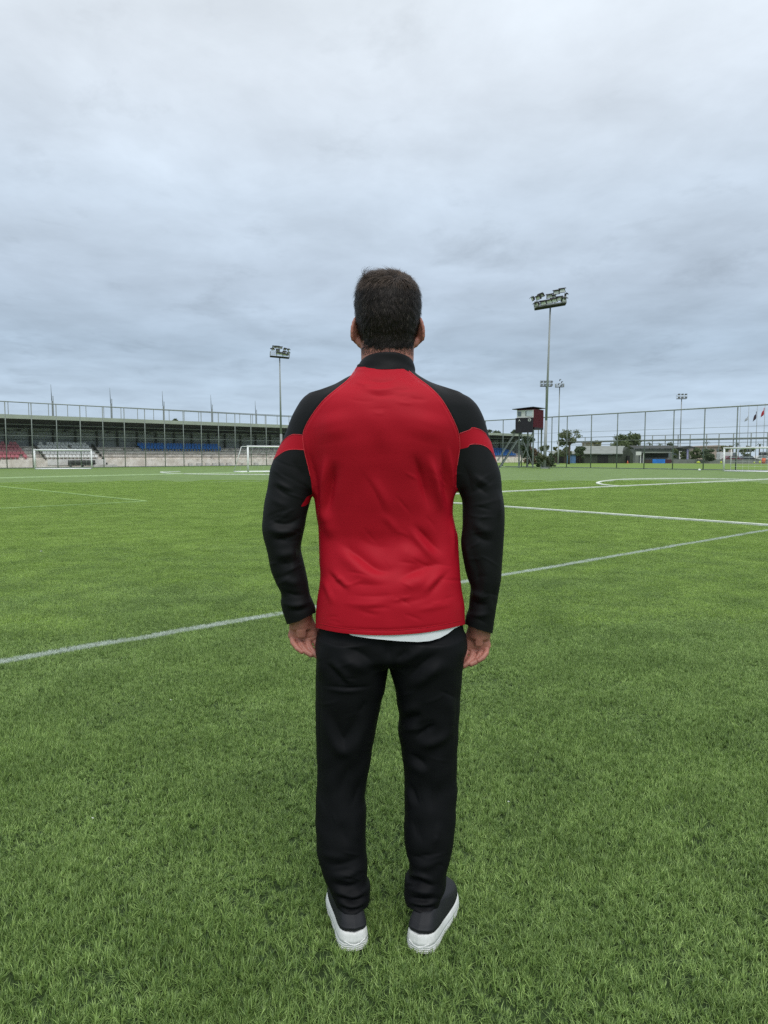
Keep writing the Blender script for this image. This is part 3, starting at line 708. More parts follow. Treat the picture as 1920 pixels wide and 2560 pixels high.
M_CARW = mat('white_car_paint', (.62, .63, .63), .3, .04, 1, spec=.5); M_CARD = mat('dark_car_paint', (.03, .032, .04), .3, .1, 1, spec=.5); M_CARR = mat('maroon_car_paint', (.12, .03, .035), .3, .1, 1, spec=.5)
vehicle('white van parked beyond the second pitch behind the post of the right goal', 1800, 156, 4.6, 2.25, M_CARW, True)
vehicle('maroon car parked behind the left half of the right goal', 1813, 149, 3.9, 1.45, M_CARR, False)
vehicle('dark car parked behind the middle of the right goal', 1850, 150, 4.0, 1.45, M_CARD, False)
vehicle('white car parked at the right edge beyond the second pitch', 1886, 150, 4.1, 1.5, M_CARW, False)
vehicle('dark van parked at the far right behind the orange barrel', 1908, 158, 4.8, 2.3, M_CARD, True)
# bits of kit on the far touchline
M_NEON = mat('neon_yellow_green', (.48, .58, .06), .6, .1, 3); M_ORNG = mat('orange_plastic', (.62, .15, .07), .5, .1, 3)
def bag(px, w, h, label, m, name, cat, Y=137.0):
    o = P(px, 1155, Y); bm = bmesh.new(); bmesh.ops.create_uvsphere(bm, u_segments=14, v_segments=9, radius=1)
    for v in bm.verts:
        v.co = Vector((v.co.x * w, v.co.y * w * .6, max(0, (v.co.z * .5 + .45)) * h * (1.0 + .15 * math.sin(5 * v.co.x + 1))))
    me = bpy.data.meshes.new(name); bm.to_mesh(me); bm.free()
    put(link_mesh(name, me, m, None, True, (o.x, Y, 0)), label, cat)
bag(1746, .38, .42, 'neon yellow kit bag left of the right goal, on the far touchline', M_NEON, 'kit_bag', 'bag')
bag(1803, .22, .45, 'neon yellow kit bag just left of the right goal post', M_NEON, 'kit_bag', 'bag')
bag(1886, .16, .35, 'small neon yellow bag seen through the right goal', M_NEON, 'kit_bag', 'bag')
bag(1900, .24, .50, 'neon yellow bag beside the orange barrel at the far right', M_NEON, 'kit_bag', 'bag')
o = P(1908.5, 1155, 137); br = thing('plastic_barrel', (o.x, 137, 0), 'orange plastic barrel at the far right beyond the second pitch', 'barrel')
MB().tube((0, 0, 0), (.06, 0, .95), .30, .33, n=14).build('barrel_body', M_ORNG, br, True); MB().tube((.06, 0, .951), (.062, 0, 1.0), .30, .27, n=14).build('lid', M_ORNG, br, True)
o = P(1569, 1153, 136); cn = thing('traffic_cone', (o.x, 136, 0), 'small orange cone before the side of the green shed', 'cone')
MB().tube((0, 0, .05), (0, 0, .5), .17, .04, n=12).build('cone_body', M_ORNG, cn, True); MB().box((-.2, -.2, 0), (.2, .2, .049)).build('base', M_ORNG, cn)
# football on the pitch near the fence
o = on_ground(1748.5, 1178.2); bm = bmesh.new(); bmesh.ops.create_icosphere(bm, subdivisions=3, radius=.11)
me = bpy.data.meshes.new('football'); bm.to_mesh(me); bm.free()
put(link_mesh('football', me, M_WHITE, None, True, (o.x, o.y, .12)), 'white football lying on the turf left of the right goal', 'football')

# flags at the far right
M_FLR = mat('red_flag_cloth', (.42, .02, .03), .7, .1, 2); M_FLD = mat('dark_flag_cloth', (.045, .02, .03), .7, .3, 2)
M_FLW = mat('pale_flag_cloth', (.42, .45, .48), .7, .1, 2)
FL = [(1846, 1012, None, 'bare flagpole left of the three flags at the far right'), (1867, 1012, (M_FLW, 1858, 1050, .8), 'flagpole with a limp pale flag low on it'),
      (1888, 1012, (M_FLD, 1879, 1047, 1.6), 'flagpole with a drooping dark flag'), (1907, 1008, (M_FLR, 1898, 1037, 1.5), 'flagpole with a drooping red flag at the far right')]
for px, py, fl, lab in FL:
    o = P(px, 1155, 150); h = P(px, py, 150).z; t = thing('flagpole', (o.x, 150, 0), lab, 'flagpole', group='flagpoles at the far right')
    MB().tube((0, 0, 0), (0, 0, h), .07, .04, n=8).build('pole', M_POLE, t, True)
    if fl:
        m, fx, fy, ln = fl; zt_f = P(px, fy, 150).z + ln; wd = o.x - P(fx, 1155, 150).x
        vs, fs = [], []
        for i in range(7):
            for j in range(6):
                u, v = i / 6, j / 5
                vs.append((-.05 - wd * u * (.55 + .45 * v), .18 * math.sin(u * 7 + v * 2), zt_f - ln * v * .8 - ln * .55 * u + .1 * math.sin(4 * v)))
        for i in range(6):
            for j in range(5): fs.append((i*6 + j, i*6 + j + 1, i*6 + j + 7, i*6 + j + 6))
        f = MB().add(vs, fs).build('flag', m, t, True); so = f.modifiers.new('thickness', 'SOLIDIFY'); so.thickness = .012

# ================================================================== trees and bushes
M_BARK = mat('bark', (.085, .07, .055), .9, .25, 5, bump=.4)
def leaf_mat(name, a, b):
    m = mat(name, a, .6, .0, 1.3, spec=.25, col2=b, detail=6)
    nt = m.node_tree; p = nt.nodes['Principled BSDF']; out_ = [n for n in nt.nodes if n.type == 'OUTPUT_MATERIAL'][0]
    tr = nt.nodes.new('ShaderNodeBsdfTranslucent'); mx = nt.nodes.new('ShaderNodeMixShader'); mx.inputs[0].default_value = .25
    nt.links.new(p.inputs['Base Color'].links[0].from_socket, tr.inputs[0]); nt.links.new(p.outputs[0], mx.inputs[1]); nt.links.new(tr.outputs[0], mx.inputs[2]); nt.links.new(mx.outputs[0], out_.inputs[0])
    return m
L_OLIVE = leaf_mat('olive_leaves', (.12, .145, .08), (.19, .215, .12)); L_DARK = leaf_mat('dark_leaves', (.075, .105, .06), (.12, .16, .085))
L_MID = leaf_mat('mid_green_leaves', (.085, .12, .05), (.15, .19, .08)); L_BROWN = leaf_mat('dry_brown_leaves', (.13, .085, .05), (.20, .14, .085)); L_YEL = leaf_mat('yellow_green_leaves', (.13, .15, .05), (.19, .20, .07))
def foliage(name, cl, n, size, m, parent):
    """leaf-sized faces through the volume of clump ellipsoids (cx, cy, cz, rx, ry, rz)"""
    cl = np.array(cl, float); vol = cl[:, 3] * cl[:, 4] * cl[:, 5]; k = rng.choice(len(cl), n, p=vol / vol.sum())
    d = rng.normal(size=(n, 3)); d /= np.linalg.norm(d, axis=1)[:, None]; r = rng.random(n) ** .45
    c = cl[k, :3] + d * r[:, None] * cl[k, 3:] * (1 + .18 * rng.normal(size=(n, 1)))
    a = rng.normal(size=(n, 3)); a /= np.linalg.norm(a, axis=1)[:, None]; b = np.cross(a, rng.normal(size=(n, 3))); b /= np.linalg.norm(b, axis=1)[:, None]
    s = size * rng.uniform(.5, 1.3, (n, 1))
    V = np.concatenate([c - a * s, c + b * s * .5, c + a * s, c - b * s * .5]); i = np.arange(n)
    o = link_mesh(name, mesh_np(name, V, np.stack([i, i + n, i + 2*n, i + 3*n], 1)), m, parent)
    o['kind'] = 'stuff'
    return o
def clumps(w, h, z0, k, squash=.5, up=0.0):
    r = []
    for _ in range(k):
        x, y = rng.uniform(-1, 1) * w * .72, rng.uniform(-1, 1) * w * .5; z = z0 + h * rng.uniform(.12, .92)
        t = 1 - .45 * abs(x) / w; rr = rng.uniform(.22, .42) * min(w, h) * t
        r.append((x, y, min(z, z0 + h * (1 - .35 * (abs(x) / w)**2)) , rr * 1.25, rr * 1.1, rr * .85))
    return r
def tree(label, px, y_top, y_bot, pxw, Y, lm, n, size, cat='tree', trunk=True, k=12, limbs=4, name='tree', zbase=0.0, group=None):
    o = P(px, 1150, Y); zt, zb = P(px, y_top, Y).z, max(P(px, y_bot, Y).z, .05); w = (P(px + pxw / 2, 1150, Y).x - o.x)
    t = thing(name, (o.x, Y, 0), label, cat, group=group)
    h = zt - zb; cl = clumps(w, h, zb, k)
    if trunk:
        mb = MB(); rt = max(.08, .035 * zt); mb.tube((0, 0, 0), (.05 * w, 0, max(zb, .4) + h * .25), rt, rt * .7, n=8)
        mb.build('trunk', M_BARK, t, True)
        lb = MB()
        for c in cl[:max(limbs, 3)]: lb.tube((.03 * w, 0, max(zb, .3) + h * .05), c[:3], rt * .5, rt * .15, n=6)
        lb.build('limbs', M_BARK, t, True)['kind'] = 'stuff'
    foliage('crown' if trunk else 'foliage', cl, n, size, lm, t)
    return t
tree('tree top left, showing above the grandstand roof', 456, 1040, 1120, 46, 125, L_MID, 2200, .26)
tree('tree top beside the left floodlight, just above the grandstand roof', 571, 1049, 1120, 32, 135, L_MID, 1500, .26)
tree('dark tree behind the left side of the scoreboard cabin', 1288, 1054, 1110, 30, 172, L_DARK, 1800, .32)
tree('dark treetops above the far end of the grandstand roof', 1236, 1072, 1120, 44, 190, L_DARK, 1600, .32)
tree('olive tree with a forked trunk and sparse upright branches', 1422, 1068, 1116, 58, 122, L_OLIVE, 2300, .16, k=22, limbs=12)
tree('round dark bush in front of the green shed roof', 1450, 1109, 1150, 34, 135, L_DARK, 2600, .18, 'bush', trunk=False, name='bush')
tree('grey green shrub under the olive tree', 1408, 1120, 1140, 44, 137, L_OLIVE, 1500, .18, 'shrub', trunk=False, name='shrub')
tree('large bushy tree behind the right end of the green shed', 1566, 1086, 1122, 74, 160, L_MID, 5200, .26, k=20)
tree('yellow green treetop above the shed roof', 1490, 1102, 1124, 30, 235, L_YEL, 1200, .3)
tree('dark leafy creeper tree under the scoreboard cabin', 1318, 1088, 1150, 40, 88, L_DARK, 4200, .12, k=16)
tree('dry brown shrub at the foot of the scoreboard cabin', 1330, 1118, 1160, 54, 90, L_BROWN, 2600, .11, 'shrub', trunk=False, name='shrub', k=16)
tree('tangle of dry weeds around the tallest mast foot', 1362, 1112, 1172, 44, 78.5, L_OLIVE, 3800, .09, 'weeds', trunk=False, name='weed_clump', k=18)
tree('dark weeds left of the tallest mast foot', 1345, 1140, 1172, 20, 78, L_DARK, 1500, .08, 'weeds', trunk=False, name='weed_clump')
tree('dark weeds right of the tallest mast foot', 1381, 1130, 1172, 20, 78, L_DARK, 1500, .08, 'weeds', trunk=False, name='weed_clump')
tree('yellow green bush behind the slim floodlight', 1389, 1113, 1135, 14, 150, L_YEL, 600, .2, 'bush', trunk=False, name='bush')
tree('dense dark hedge left of the right goal', 1770, 1124, 1152, 42, 139, L_DARK, 3600, .17, 'hedge', trunk=False, name='hedge', k=16)
tree('mid green bush right of the pavilion', 1738, 1124, 1152, 34, 142, L_MID, 2200, .17, 'bush', trunk=False, name='bush')
tree('mid green bush in front of the pavilion', 1707, 1128, 1152, 18, 144, L_MID, 1200, .17, 'bush', trunk=False, name='bush')
tree('yellow green bush behind the left post of the right goal', 1815, 1110, 1140, 30, 200, L_YEL, 1200, .25, 'bush', trunk=False, name='bush')
tree('green bush behind the middle of the right goal', 1866, 1112, 1145, 36, 190, L_MID, 1500, .25, 'bush', trunk=False, name='bush')
tree('tall narrow cypress right of the goal post', 1797, 1118, 1150, 10, 170, L_DARK, 600, .2)
tree('bush pressed against the dugout right post', 1687, 1120, 1152, 18, 148, L_MID, 1000, .2, 'bush', trunk=False, name='bush')
tree('dark bush behind the dugout roof', 1672, 1108, 1122, 16, 175, L_DARK, 600, .25, 'bush', trunk=False, name='bush')
def palm(label, px, y_top, Y):
    o = P(px, 1150, Y); h = P(px, y_top + 4, Y).z; t = thing('palm_tree', (o.x, Y, 0), label, 'palm tree', group='palms far behind the pitch')
    MB().tube((0, 0, 0), (.1, 0, h), .22, .15, n=8).build('trunk', M_BARK, t, True)
    mb = MB()
    for k in range(16):
        a = 2 * math.pi * k / 16 + rng.uniform(-.2, .2); e0 = rng.uniform(.1, .9); L = rng.uniform(1.0, 1.6)
        d = Vector((math.cos(a), math.sin(a), 0)); s = Vector((-d.y, d.x, 0)); pr_ = Vector((.1, 0, h))
        for i in range(4):
            q = pr_ + d * (L / 4) + Vector((0, 0, (e0 - .45 * i) * L / 4 * 1.6)); w = .16 * (1 - i / 5)
            mb.quad(pr_ - s * w, pr_ + s * w, q + s * w * .7, q - s * w * .7); pr_ = q
    mb.build('fronds', L_DARK, t)['kind'] = 'stuff'
for px, y, Y, lab in ((1622, 1107, 215, 'far palm above the left end of the dugout'), (1648, 1108, 215, 'far palm above the middle of the dugout'), (1675, 1106, 215, 'far palm above the right end of the dugout'), (1764, 1106, 230, 'far palm above the dark hedge'), (1841, 1107, 240, 'far palm above the crossbar of the right goal'), (1897, 1109, 240, 'far palm above the far right of the crossbar')):
    palm(lab, px, y, Y)
# ================================================================== the man
# distance fields on a grid, meshed with surface nets: every garment and the body is one smooth skin
def smooth_table(rows, n=400):
    """rows sorted along the first column -> dense, smoothed table (monotone cubic)"""
    a = np.array(sorted(rows), float); t = a[:, 0]; tt = np.linspace(t[0], t[-1], n)
    outp = [tt]
    for c in range(1, a.shape[1]):
        y = a[:, c]; h = np.diff(t); dlt = np.diff(y) / h; m = np.zeros_like(y)
        m[1:-1] = np.where(dlt[:-1] * dlt[1:] > 0, 2 * dlt[:-1] * dlt[1:] / (dlt[:-1] + dlt[1:] + 1e-12), 0)
        m[0], m[-1] = dlt[0], dlt[-1]
        k = np.clip(np.searchsorted(t, tt, 'right') - 1, 0, len(t) - 2)
        s = (tt - t[k]) / h[k]
        outp.append((2*s**3 - 3*s**2 + 1) * y[k] + (s**3 - 2*s**2 + s) * h[k] * m[k] + (-2*s**3 + 3*s**2) * y[k+1] + (s**3 - s**2) * h[k] * m[k+1])
    return np.array(outp)
class Field:
    def __init__(s, lo, hi, h):
        s.lo = np.array(lo, float); s.h = h
        s.n = np.ceil((np.array(hi) - s.lo) / h).astype(int) + 1
        s.F = np.full(s.n, .2, np.float32)
    def sub(s, lo, hi):
        a = np.clip(np.floor((np.array(lo) - s.lo) / s.h).astype(int), 0, s.n)
        b = np.clip(np.ceil((np.array(hi) - s.lo) / s.h).astype(int) + 1, 0, s.n)
        ax = [(s.lo[i] + s.h * np.arange(a[i], b[i])).astype(np.float32) for i in range(3)]
        return (slice(a[0], b[0]), slice(a[1], b[1]), slice(a[2], b[2])), np.meshgrid(*ax, indexing='ij', sparse=True)
    def add(s, fn, lo, hi, k=0.0, pad=.04):
        sl, (X, Y, Z) = s.sub(np.array(lo) - pad, np.array(hi) + pad)
        if 0 in s.F[sl].shape: return
        d = fn(X, Y, Z).astype(np.float32); a = s.F[sl]
        if k > 0:
            e = np.maximum(k - np.abs(a - d), 0) / k
            s.F[sl] = np.minimum(a, d) - e * e * k * .25
        else:
            s.F[sl] = np.minimum(a, d)
    def cut(s, fn, lo, hi, k=0.0, pad=.02):
        sl, (X, Y, Z) = s.sub(np.array(lo) - pad, np.array(hi) + pad)
        d = -fn(X, Y, Z).astype(np.float32); a = s.F[sl]
        e = np.maximum(k - np.abs(a - d), 0) / max(k, 1e-6)
        s.F[sl] = np.maximum(a, d) + e * e * k * .25
    def capsule(s, p, q, r0, r1, k=.01):
        p, q = np.array(p, float), np.array(q, float); d = q - p; L2 = d @ d + 1e-12
        def fn(X, Y, Z):
            t = np.clip(((X - p[0]) * d[0] + (Y - p[1]) * d[1] + (Z - p[2]) * d[2]) / L2, 0, 1)
            return np.sqrt((X - p[0] - t*d[0])**2 + (Y - p[1] - t*d[1])**2 + (Z - p[2] - t*d[2])**2) - (r0 + (r1 - r0) * t)
        r = max(r0, r1)
        s.add(fn, np.minimum(p, q) - r, np.maximum(p, q) + r, k)
    def ellipsoid(s, c, a, k=.01, rot=None, op='add'):
        c = np.array(c, float); a = np.array(a, float); R = np.eye(3) if rot is None else np.array(rot)
        def fn(X, Y, Z):
            x, y, z = X - c[0], Y - c[1], Z - c[2]
            u = [(R[0][i]*x + R[1][i]*y + R[2][i]*z) for i in range(3)]
            q = sum((u[i] / a[i])**2 for i in range(3)); g = np.sqrt(sum((u[i] / a[i]**2)**2 for i in range(3))) + 1e-6
            return np.sqrt(q) * (np.sqrt(q) - 1) / g
        r = a.max()
        (s.add if op == 'add' else s.cut)(fn, c - r, c + r, k)
    def column(s, T, k=.02, grow=0.0, n=2.25, z0=None, z1=None):
        """T: table z, xl, xr, cy, front, back"""
        zmin = T[0][0] if z0 is None else z0; zmax = T[0][-1] if z1 is None else z1
        def fn(X, Y, Z):
            z = Z.ravel()
            xl, xr, cy, bf, bb = (np.interp(z, T[0], T[i])[None, None, :] for i in range(1, 6))
            a = np.maximum((xr - xl) / 2 + grow, .004); cx = (xl + xr) / 2
            b = np.maximum(np.where(Y - cy > 0, bf, bb) + grow, .004)
            q = ((np.abs(X - cx) / a)**n + (np.abs(Y - cy) / b)**n)**(1 / n)
            d = (q - 1) * (a * b) / np.sqrt((a * (Y - cy) / (np.hypot(X - cx, Y - cy) + 1e-5))**2 + (b * (X - cx) / (np.hypot(X - cx, Y - cy) + 1e-5))**2 + 1e-9)
            d = np.where(q < .05, -np.minimum(a, b), d)
            return np.maximum(d, np.maximum(Z - zmax, zmin - Z))
        lo = (T[1].min() - grow, (T[3] - T[5]).min() - grow, zmin); hi = (T[2].max() + grow, (T[3] + T[4]).max() + grow, zmax)
        s.add(fn, lo, hi, k)
    def sample(s, P):
        u = np.clip((P - s.lo) / s.h, 0, s.n - 1.001); i = u.astype(int); f = u - i
        F = s.F; g = np.zeros_like(P); v = 0
        c = [[[F[i[:, 0]+a, i[:, 1]+b, i[:, 2]+d] for d in (0, 1)] for b in (0, 1)] for a in (0, 1)]
        x, y, z = f.T
        L = lambda p, q, t: p + (q - p) * t
        c00, c01, c10, c11 = L(c[0][0][0], c[1][0][0], x), L(c[0][0][1], c[1][0][1], x), L(c[0][1][0], c[1][1][0], x), L(c[0][1][1], c[1][1][1], x)
        return L(L(c00, c10, y), L(c01, c11, y), z)
    def grad(s, P):
        g = np.zeros_like(P)
        for i in range(3):
            e = np.zeros(3); e[i] = s.h
            g[:, i] = (s.sample(P + e) - s.sample(P - e)) / (2 * s.h)
        return g
    def nets(s):
        F = s.F; S = F < 0
        c = np.zeros(np.array(F.shape) - 1, np.int16)
        for a in (0, 1):
            for b in (0, 1):
                for d in (0, 1):
                    c += S[a:F.shape[0]-1+a, b:F.shape[1]-1+b, d:F.shape[2]-1+d]
        act = (c > 0) & (c < 8); ii = np.argwhere(act)
        idx = np.full(act.shape, -1, np.int32); idx[act] = np.arange(len(ii))
        acc = np.zeros((len(ii), 3)); cnt = np.zeros(len(ii))
        for ax in range(3):
            o = [k for k in range(3) if k != ax]
            for a in (0, 1):
                for b in (0, 1):
                    p = ii.copy(); p[:, o[0]] += a; p[:, o[1]] += b
                    q = p.copy(); q[:, ax] += 1
                    f0 = F[tuple(p.T)]; f1 = F[tuple(q.T)]; m = (f0 < 0) != (f1 < 0)
                    t = f0[m] / (f0[m] - f1[m]); pt = p[m].astype(float); pt[:, ax] += t
                    acc[m] += pt; cnt[m] += 1
        V = s.lo + s.h * acc / cnt[:, None]
        Q = []
        for ax in range(3):
            sl0 = [slice(1, -1)] * 3; sl1 = [slice(1, -1)] * 3
            sl0[ax] = slice(0, -1); sl1[ax] = slice(1, None)
            A, B = S[tuple(sl0)], S[tuple(sl1)]
            e = np.argwhere(A != B); off = np.ones(3, int); off[ax] = 0; e = e + off
            flip = S[tuple(e.T)]
            o1, o2 = (ax + 1) % 3, (ax + 2) % 3
            d1 = np.zeros(3, int); d1[o1] = 1; d2 = np.zeros(3, int); d2[o2] = 1
            q = np.stack([idx[tuple((e - d1 - d2).T)], idx[tuple((e - d2).T)], idx[tuple(e.T)], idx[tuple((e - d1).T)]], 1)
            q[~flip] = q[~flip][:, ::-1]
            Q.append(q)
        Q = np.concatenate(Q)
        for _ in range(3):
            v = s.sample(V); g = s.grad(V); g2 = (g * g).sum(1) + 1e-3
            V = V - np.clip(v / g2, -s.h, s.h)[:, None] * g
        return V, Q
def normals(V, F):
    n = np.zeros_like(V)
    if F.shape[1] == 4: fn = np.cross(V[F[:, 2]] - V[F[:, 0]], V[F[:, 3]] - V[F[:, 1]])
    else: fn = np.cross(V[F[:, 1]] - V[F[:, 0]], V[F[:, 2]] - V[F[:, 0]])
    for k in range(F.shape[1]): np.add.at(n, F[:, k], fn)
    return n / (np.linalg.norm(n, axis=1)[:, None] + 1e-12)
def relax(V, F, it, w=.5):
    e = np.concatenate([F[:, [k, (k + 1) % F.shape[1]]] for k in range(F.shape[1])])
    for _ in range(it):
        a = np.zeros_like(V); c = np.zeros(len(V))
        np.add.at(a, e[:, 0], V[e[:, 1]]); np.add.at(a, e[:, 1], V[e[:, 0]])
        np.add.at(c, e[:, 0], 1); np.add.at(c, e[:, 1], 1)
        V = V + w * (a / np.maximum(c, 1)[:, None] - V)
    return V
def tri(Q): return np.concatenate([Q[:, [0, 1, 2]], Q[:, [0, 2, 3]]])
def split(V, T, s):
    """cut a triangle mesh along s = 0; returns (V, T inside s<0, T outside)"""
    s = np.where(np.abs(s) < 1e-7, 1e-7, s); neg = s < 0; c = neg[T].sum(1)
    ins, outs = [T[c == 3]], [T[c == 0]]
    mix = T[(c == 1) | (c == 2)]
    if len(mix):
        E = np.sort(np.concatenate([mix[:, [0, 1]], mix[:, [1, 2]], mix[:, [2, 0]]]), 1)
        E = np.unique(E[neg[E[:, 0]] != neg[E[:, 1]]], axis=0)
        t = s[E[:, 0]] / (s[E[:, 0]] - s[E[:, 1]])
        NV = V[E[:, 0]] + (V[E[:, 1]] - V[E[:, 0]]) * t[:, None]
        key = {(a, b): len(V) + i for i, (a, b) in enumerate(map(tuple, E))}
        g = lambda a, b: key[(a, b) if a < b else (b, a)]
        ia, oa = [], []
        for tr in mix:
            one = 1 if neg[tr].sum() == 1 else 0
            k = int(np.argmax(neg[tr] == bool(one)))
            a, b, cc = int(tr[k]), int(tr[(k + 1) % 3]), int(tr[(k + 2) % 3])
            p, q = g(a, b), g(a, cc)
            A, B = [(a, p, q)], [(p, b, cc), (p, cc, q)]
            (ia if one else oa).extend(A); (oa if one else ia).extend(B)
        if ia: ins.append(np.array(ia))
        if oa: outs.append(np.array(oa))
        V = np.concatenate([V, NV])
    return V, np.concatenate(ins), np.concatenate(outs)
def piece(name, V, T, m, parent, smooth=True):
    u, inv = np.unique(T, return_inverse=True)
    return link_mesh(name, mesh_np(name, V[u], inv.reshape(T.shape)), m, parent, smooth)
def poly_sd(P, poly):
    """signed distance of 2-D points to a closed polygon (negative inside)"""
    poly = np.array(poly, float); d = np.full(len(P), 1e9); ins = np.zeros(len(P), bool)
    for a, b in zip(poly, np.roll(poly, -1, 0)):
        e = b - a; w = P - a
        t = np.clip((w @ e) / (e @ e + 1e-12), 0, 1)
        d = np.minimum(d, np.linalg.norm(w - t[:, None] * e, axis=1))
        c = ((a[1] <= P[:, 1]) != (b[1] <= P[:, 1])) & (e[0] * w[:, 1] - e[1] * w[:, 0] > 0) * 1 if False else None
        cond = (a[1] > P[:, 1]) != (b[1] > P[:, 1])
        xi = a[0] + e[0] * (P[:, 1] - a[1]) / (e[1] if abs(e[1]) > 1e-12 else 1e-12)
        ins ^= cond & (P[:, 0] < xi)
    return np.where(ins, -d, d)
def smooth_line(pts, n=60):
    p = np.array(pts, float)
    for _ in range(3):
        q = np.empty((2 * len(p) - 2, 2)); q[0::2] = .75 * p[:-1] + .25 * p[1:]; q[1::2] = .25 * p[:-1] + .75 * p[1:]
        p = np.concatenate([p[:1], q, p[-1:]])
    return p
def px_of(V):
    """photo pixels of world points: the folds were measured there"""
    x, y, z = V[:, 0], V[:, 1], V[:, 2] - CAM_H
    dep = y * CP - z * SP; up = y * SP + z * CP
    return np.stack([960 + FOC * x / dep, 1280 - FOC * up / dep], 1)
def folds(V, Nn, lst, gain=1.0):
    """lst: (points, half width px, height mm); returns displacement along the normals"""
    P = px_of(V); d = np.zeros(len(V)); w = np.clip(-Nn[:, 1] * 1.6 + .1, 0, 1)
    for pts, hw, amp in lst:
        p = smooth_line(pts) if len(pts) > 2 else np.array(pts, float)
        L = np.concatenate([[0], np.cumsum(np.linalg.norm(np.diff(p, axis=0), axis=1))]); L /= L[-1]
        m = np.all((P > p.min(0) - 3 * hw) & (P < p.max(0) + 3 * hw), axis=1)
        Q = P[m]
        if not len(Q): continue
        best = np.full(len(Q), 1e9); par = np.zeros(len(Q))
        for i in range(len(p) - 1):
            e = p[i+1] - p[i]; t = np.clip(((Q - p[i]) @ e) / (e @ e + 1e-9), 0, 1)
            dd = np.linalg.norm(Q - p[i] - t[:, None] * e, axis=1); b = dd < best
            best[b] = dd[b]; par[b] = (L[i] + t * (L[i+1] - L[i]))[b]
        taper = np.clip(np.minimum(par, 1 - par) / .42, 0, 1); taper = taper * taper * (3 - 2 * taper)
        taper = np.where((par < 1e-4) | (par > 1 - 1e-4), 0, taper)
        d[m] += amp * .001 * np.exp(-(best / hw)**(2.0 if amp > 0 else 1.35)) * taper
    return d * w * gain

YB = 1.95                                             # the man stands about two metres away
def rows(lst, cy, bf, bb, off=0.0):
    """photo rows (y, x left, x right) -> table z, xl, xr, cy, front, back; cy/bf/bb are lookups over y"""
    r = []
    f = lambda tab, y: float(np.interp(y, [t[0] for t in tab], [t[1] for t in tab]))
    for y, a, b in lst:
        Y = f(cy, y); p, q = at(a, y, Y), at(b, y, Y)
        r.append((p.z, p.x, q.x, Y, f(bf, y), f(bb, y)))
    return smooth_table(r)

TORSO = rows([(912, 893, 1028), (925, 887, 1032), (937, 878, 1043), (950, 857, 1064), (964, 836, 1092), (979, 806, 1125), (995, 782, 1150), (1020, 768, 1165), (1060, 762, 1168),
              (1100, 764, 1162), (1150, 772, 1150), (1200, 779, 1140), (1247, 785, 1134), (1282, 790, 1132), (1316, 796, 1138), (1340, 796.5, 1145),
              (1402, 798, 1148.5), (1433, 801, 1150), (1464, 798, 1153), (1487, 794, 1157), (1510, 792, 1160.5), (1548, 789.7, 1161.6), (1640, 788.5, 1162.5)],
             [(900, 1.955), (1100, 1.955), (1640, 1.955)],
             [(925, .075), (960, .10), (1020, .125), (1150, .13), (1400, .122), (1640, .125)],
             [(912, .066), (925, .074), (945, .092), (970, .112), (1000, .130), (1035, .142), (1075, .146), (1130, .138), (1210, .115), (1290, .094), (1340, .086), (1380, .094), (1430, .118), (1480, .132), (1540, .136), (1640, .130)])
ARM_L = rows([(985, 775, 838), (993, 764, 846), (1012, 748, 856), (1039, 732.6, 850), (1073, 719, 836), (1108, 703.7, 822), (1143, 688, 806), (1174, 676.6, 797), (1208, 671, 789),
              (1247, 663, 778), (1290, 657, 767), (1317, 655, 762), (1340, 658, 757), (1371, 667, 752), (1406, 674.5, 759), (1425, 678.6, 763), (1456, 691, 770),
              (1487, 703.7, 775), (1502, 701.7, 781), (1520, 705, 788), (1540, 711, 790), (1562, 719, 789), (1590, 724, 788)],
             [(985, 1.955), (1200, 1.95), (1320, 1.945), (1450, 1.96), (1590, 1.985)],
             [(985, .052), (1030, .066), (1200, .064), (1320, .058), (1450, .052), (1590, .042)],
             [(985, .052), (1030, .066), (1200, .066), (1320, .060), (1450, .052), (1590, .042)])
ARM_R = rows([(985, 1102, 1150), (995, 1090, 1172.4), (1020, 1075, 1195.6), (1054, 1082, 1211), (1081, 1094, 1218.7), (1116, 1107, 1230), (1147, 1117, 1238), (1185, 1128, 1249.6),
              (1209, 1139, 1252.5), (1232, 1148, 1255), (1252, 1155, 1257.5), (1274, 1157, 1260), (1306, 1157, 1261), (1356, 1152, 1258), (1406, 1159, 1255), (1444, 1168.5, 1252),
              (1471, 1177, 1248), (1491, 1174, 1245.7), (1521, 1172, 1239.5), (1545, 1164, 1236), (1585, 1161, 1231), (1610, 1161, 1228)],
             [(985, 1.955), (1200, 1.95), (1320, 1.945), (1450, 1.96), (1610, 1.985)],
             [(985, .052), (1030, .066), (1200, .064), (1320, .058), (1450, .052), (1610, .042)],
             [(985, .052), (1030, .066), (1200, .066), (1320, .060), (1450, .052), (1610, .042)])
LEGCY = [(1500, 1.955), (1700, 1.955), (1950, 1.945), (2150, 1.915), (2300, 1.890)]
PELVIS = rows([(1530, 802, 1150), (1570, 797, 1158), (1600, 793.5, 1163), (1613, 793, 1162), (1630, 797, 1155), (1650, 850, 1100)], LEGCY,
              [(1530, .11), (1600, .112), (1650, .08)], [(1530, .104), (1570, .112), (1605, .118), (1630, .112), (1650, .085)])
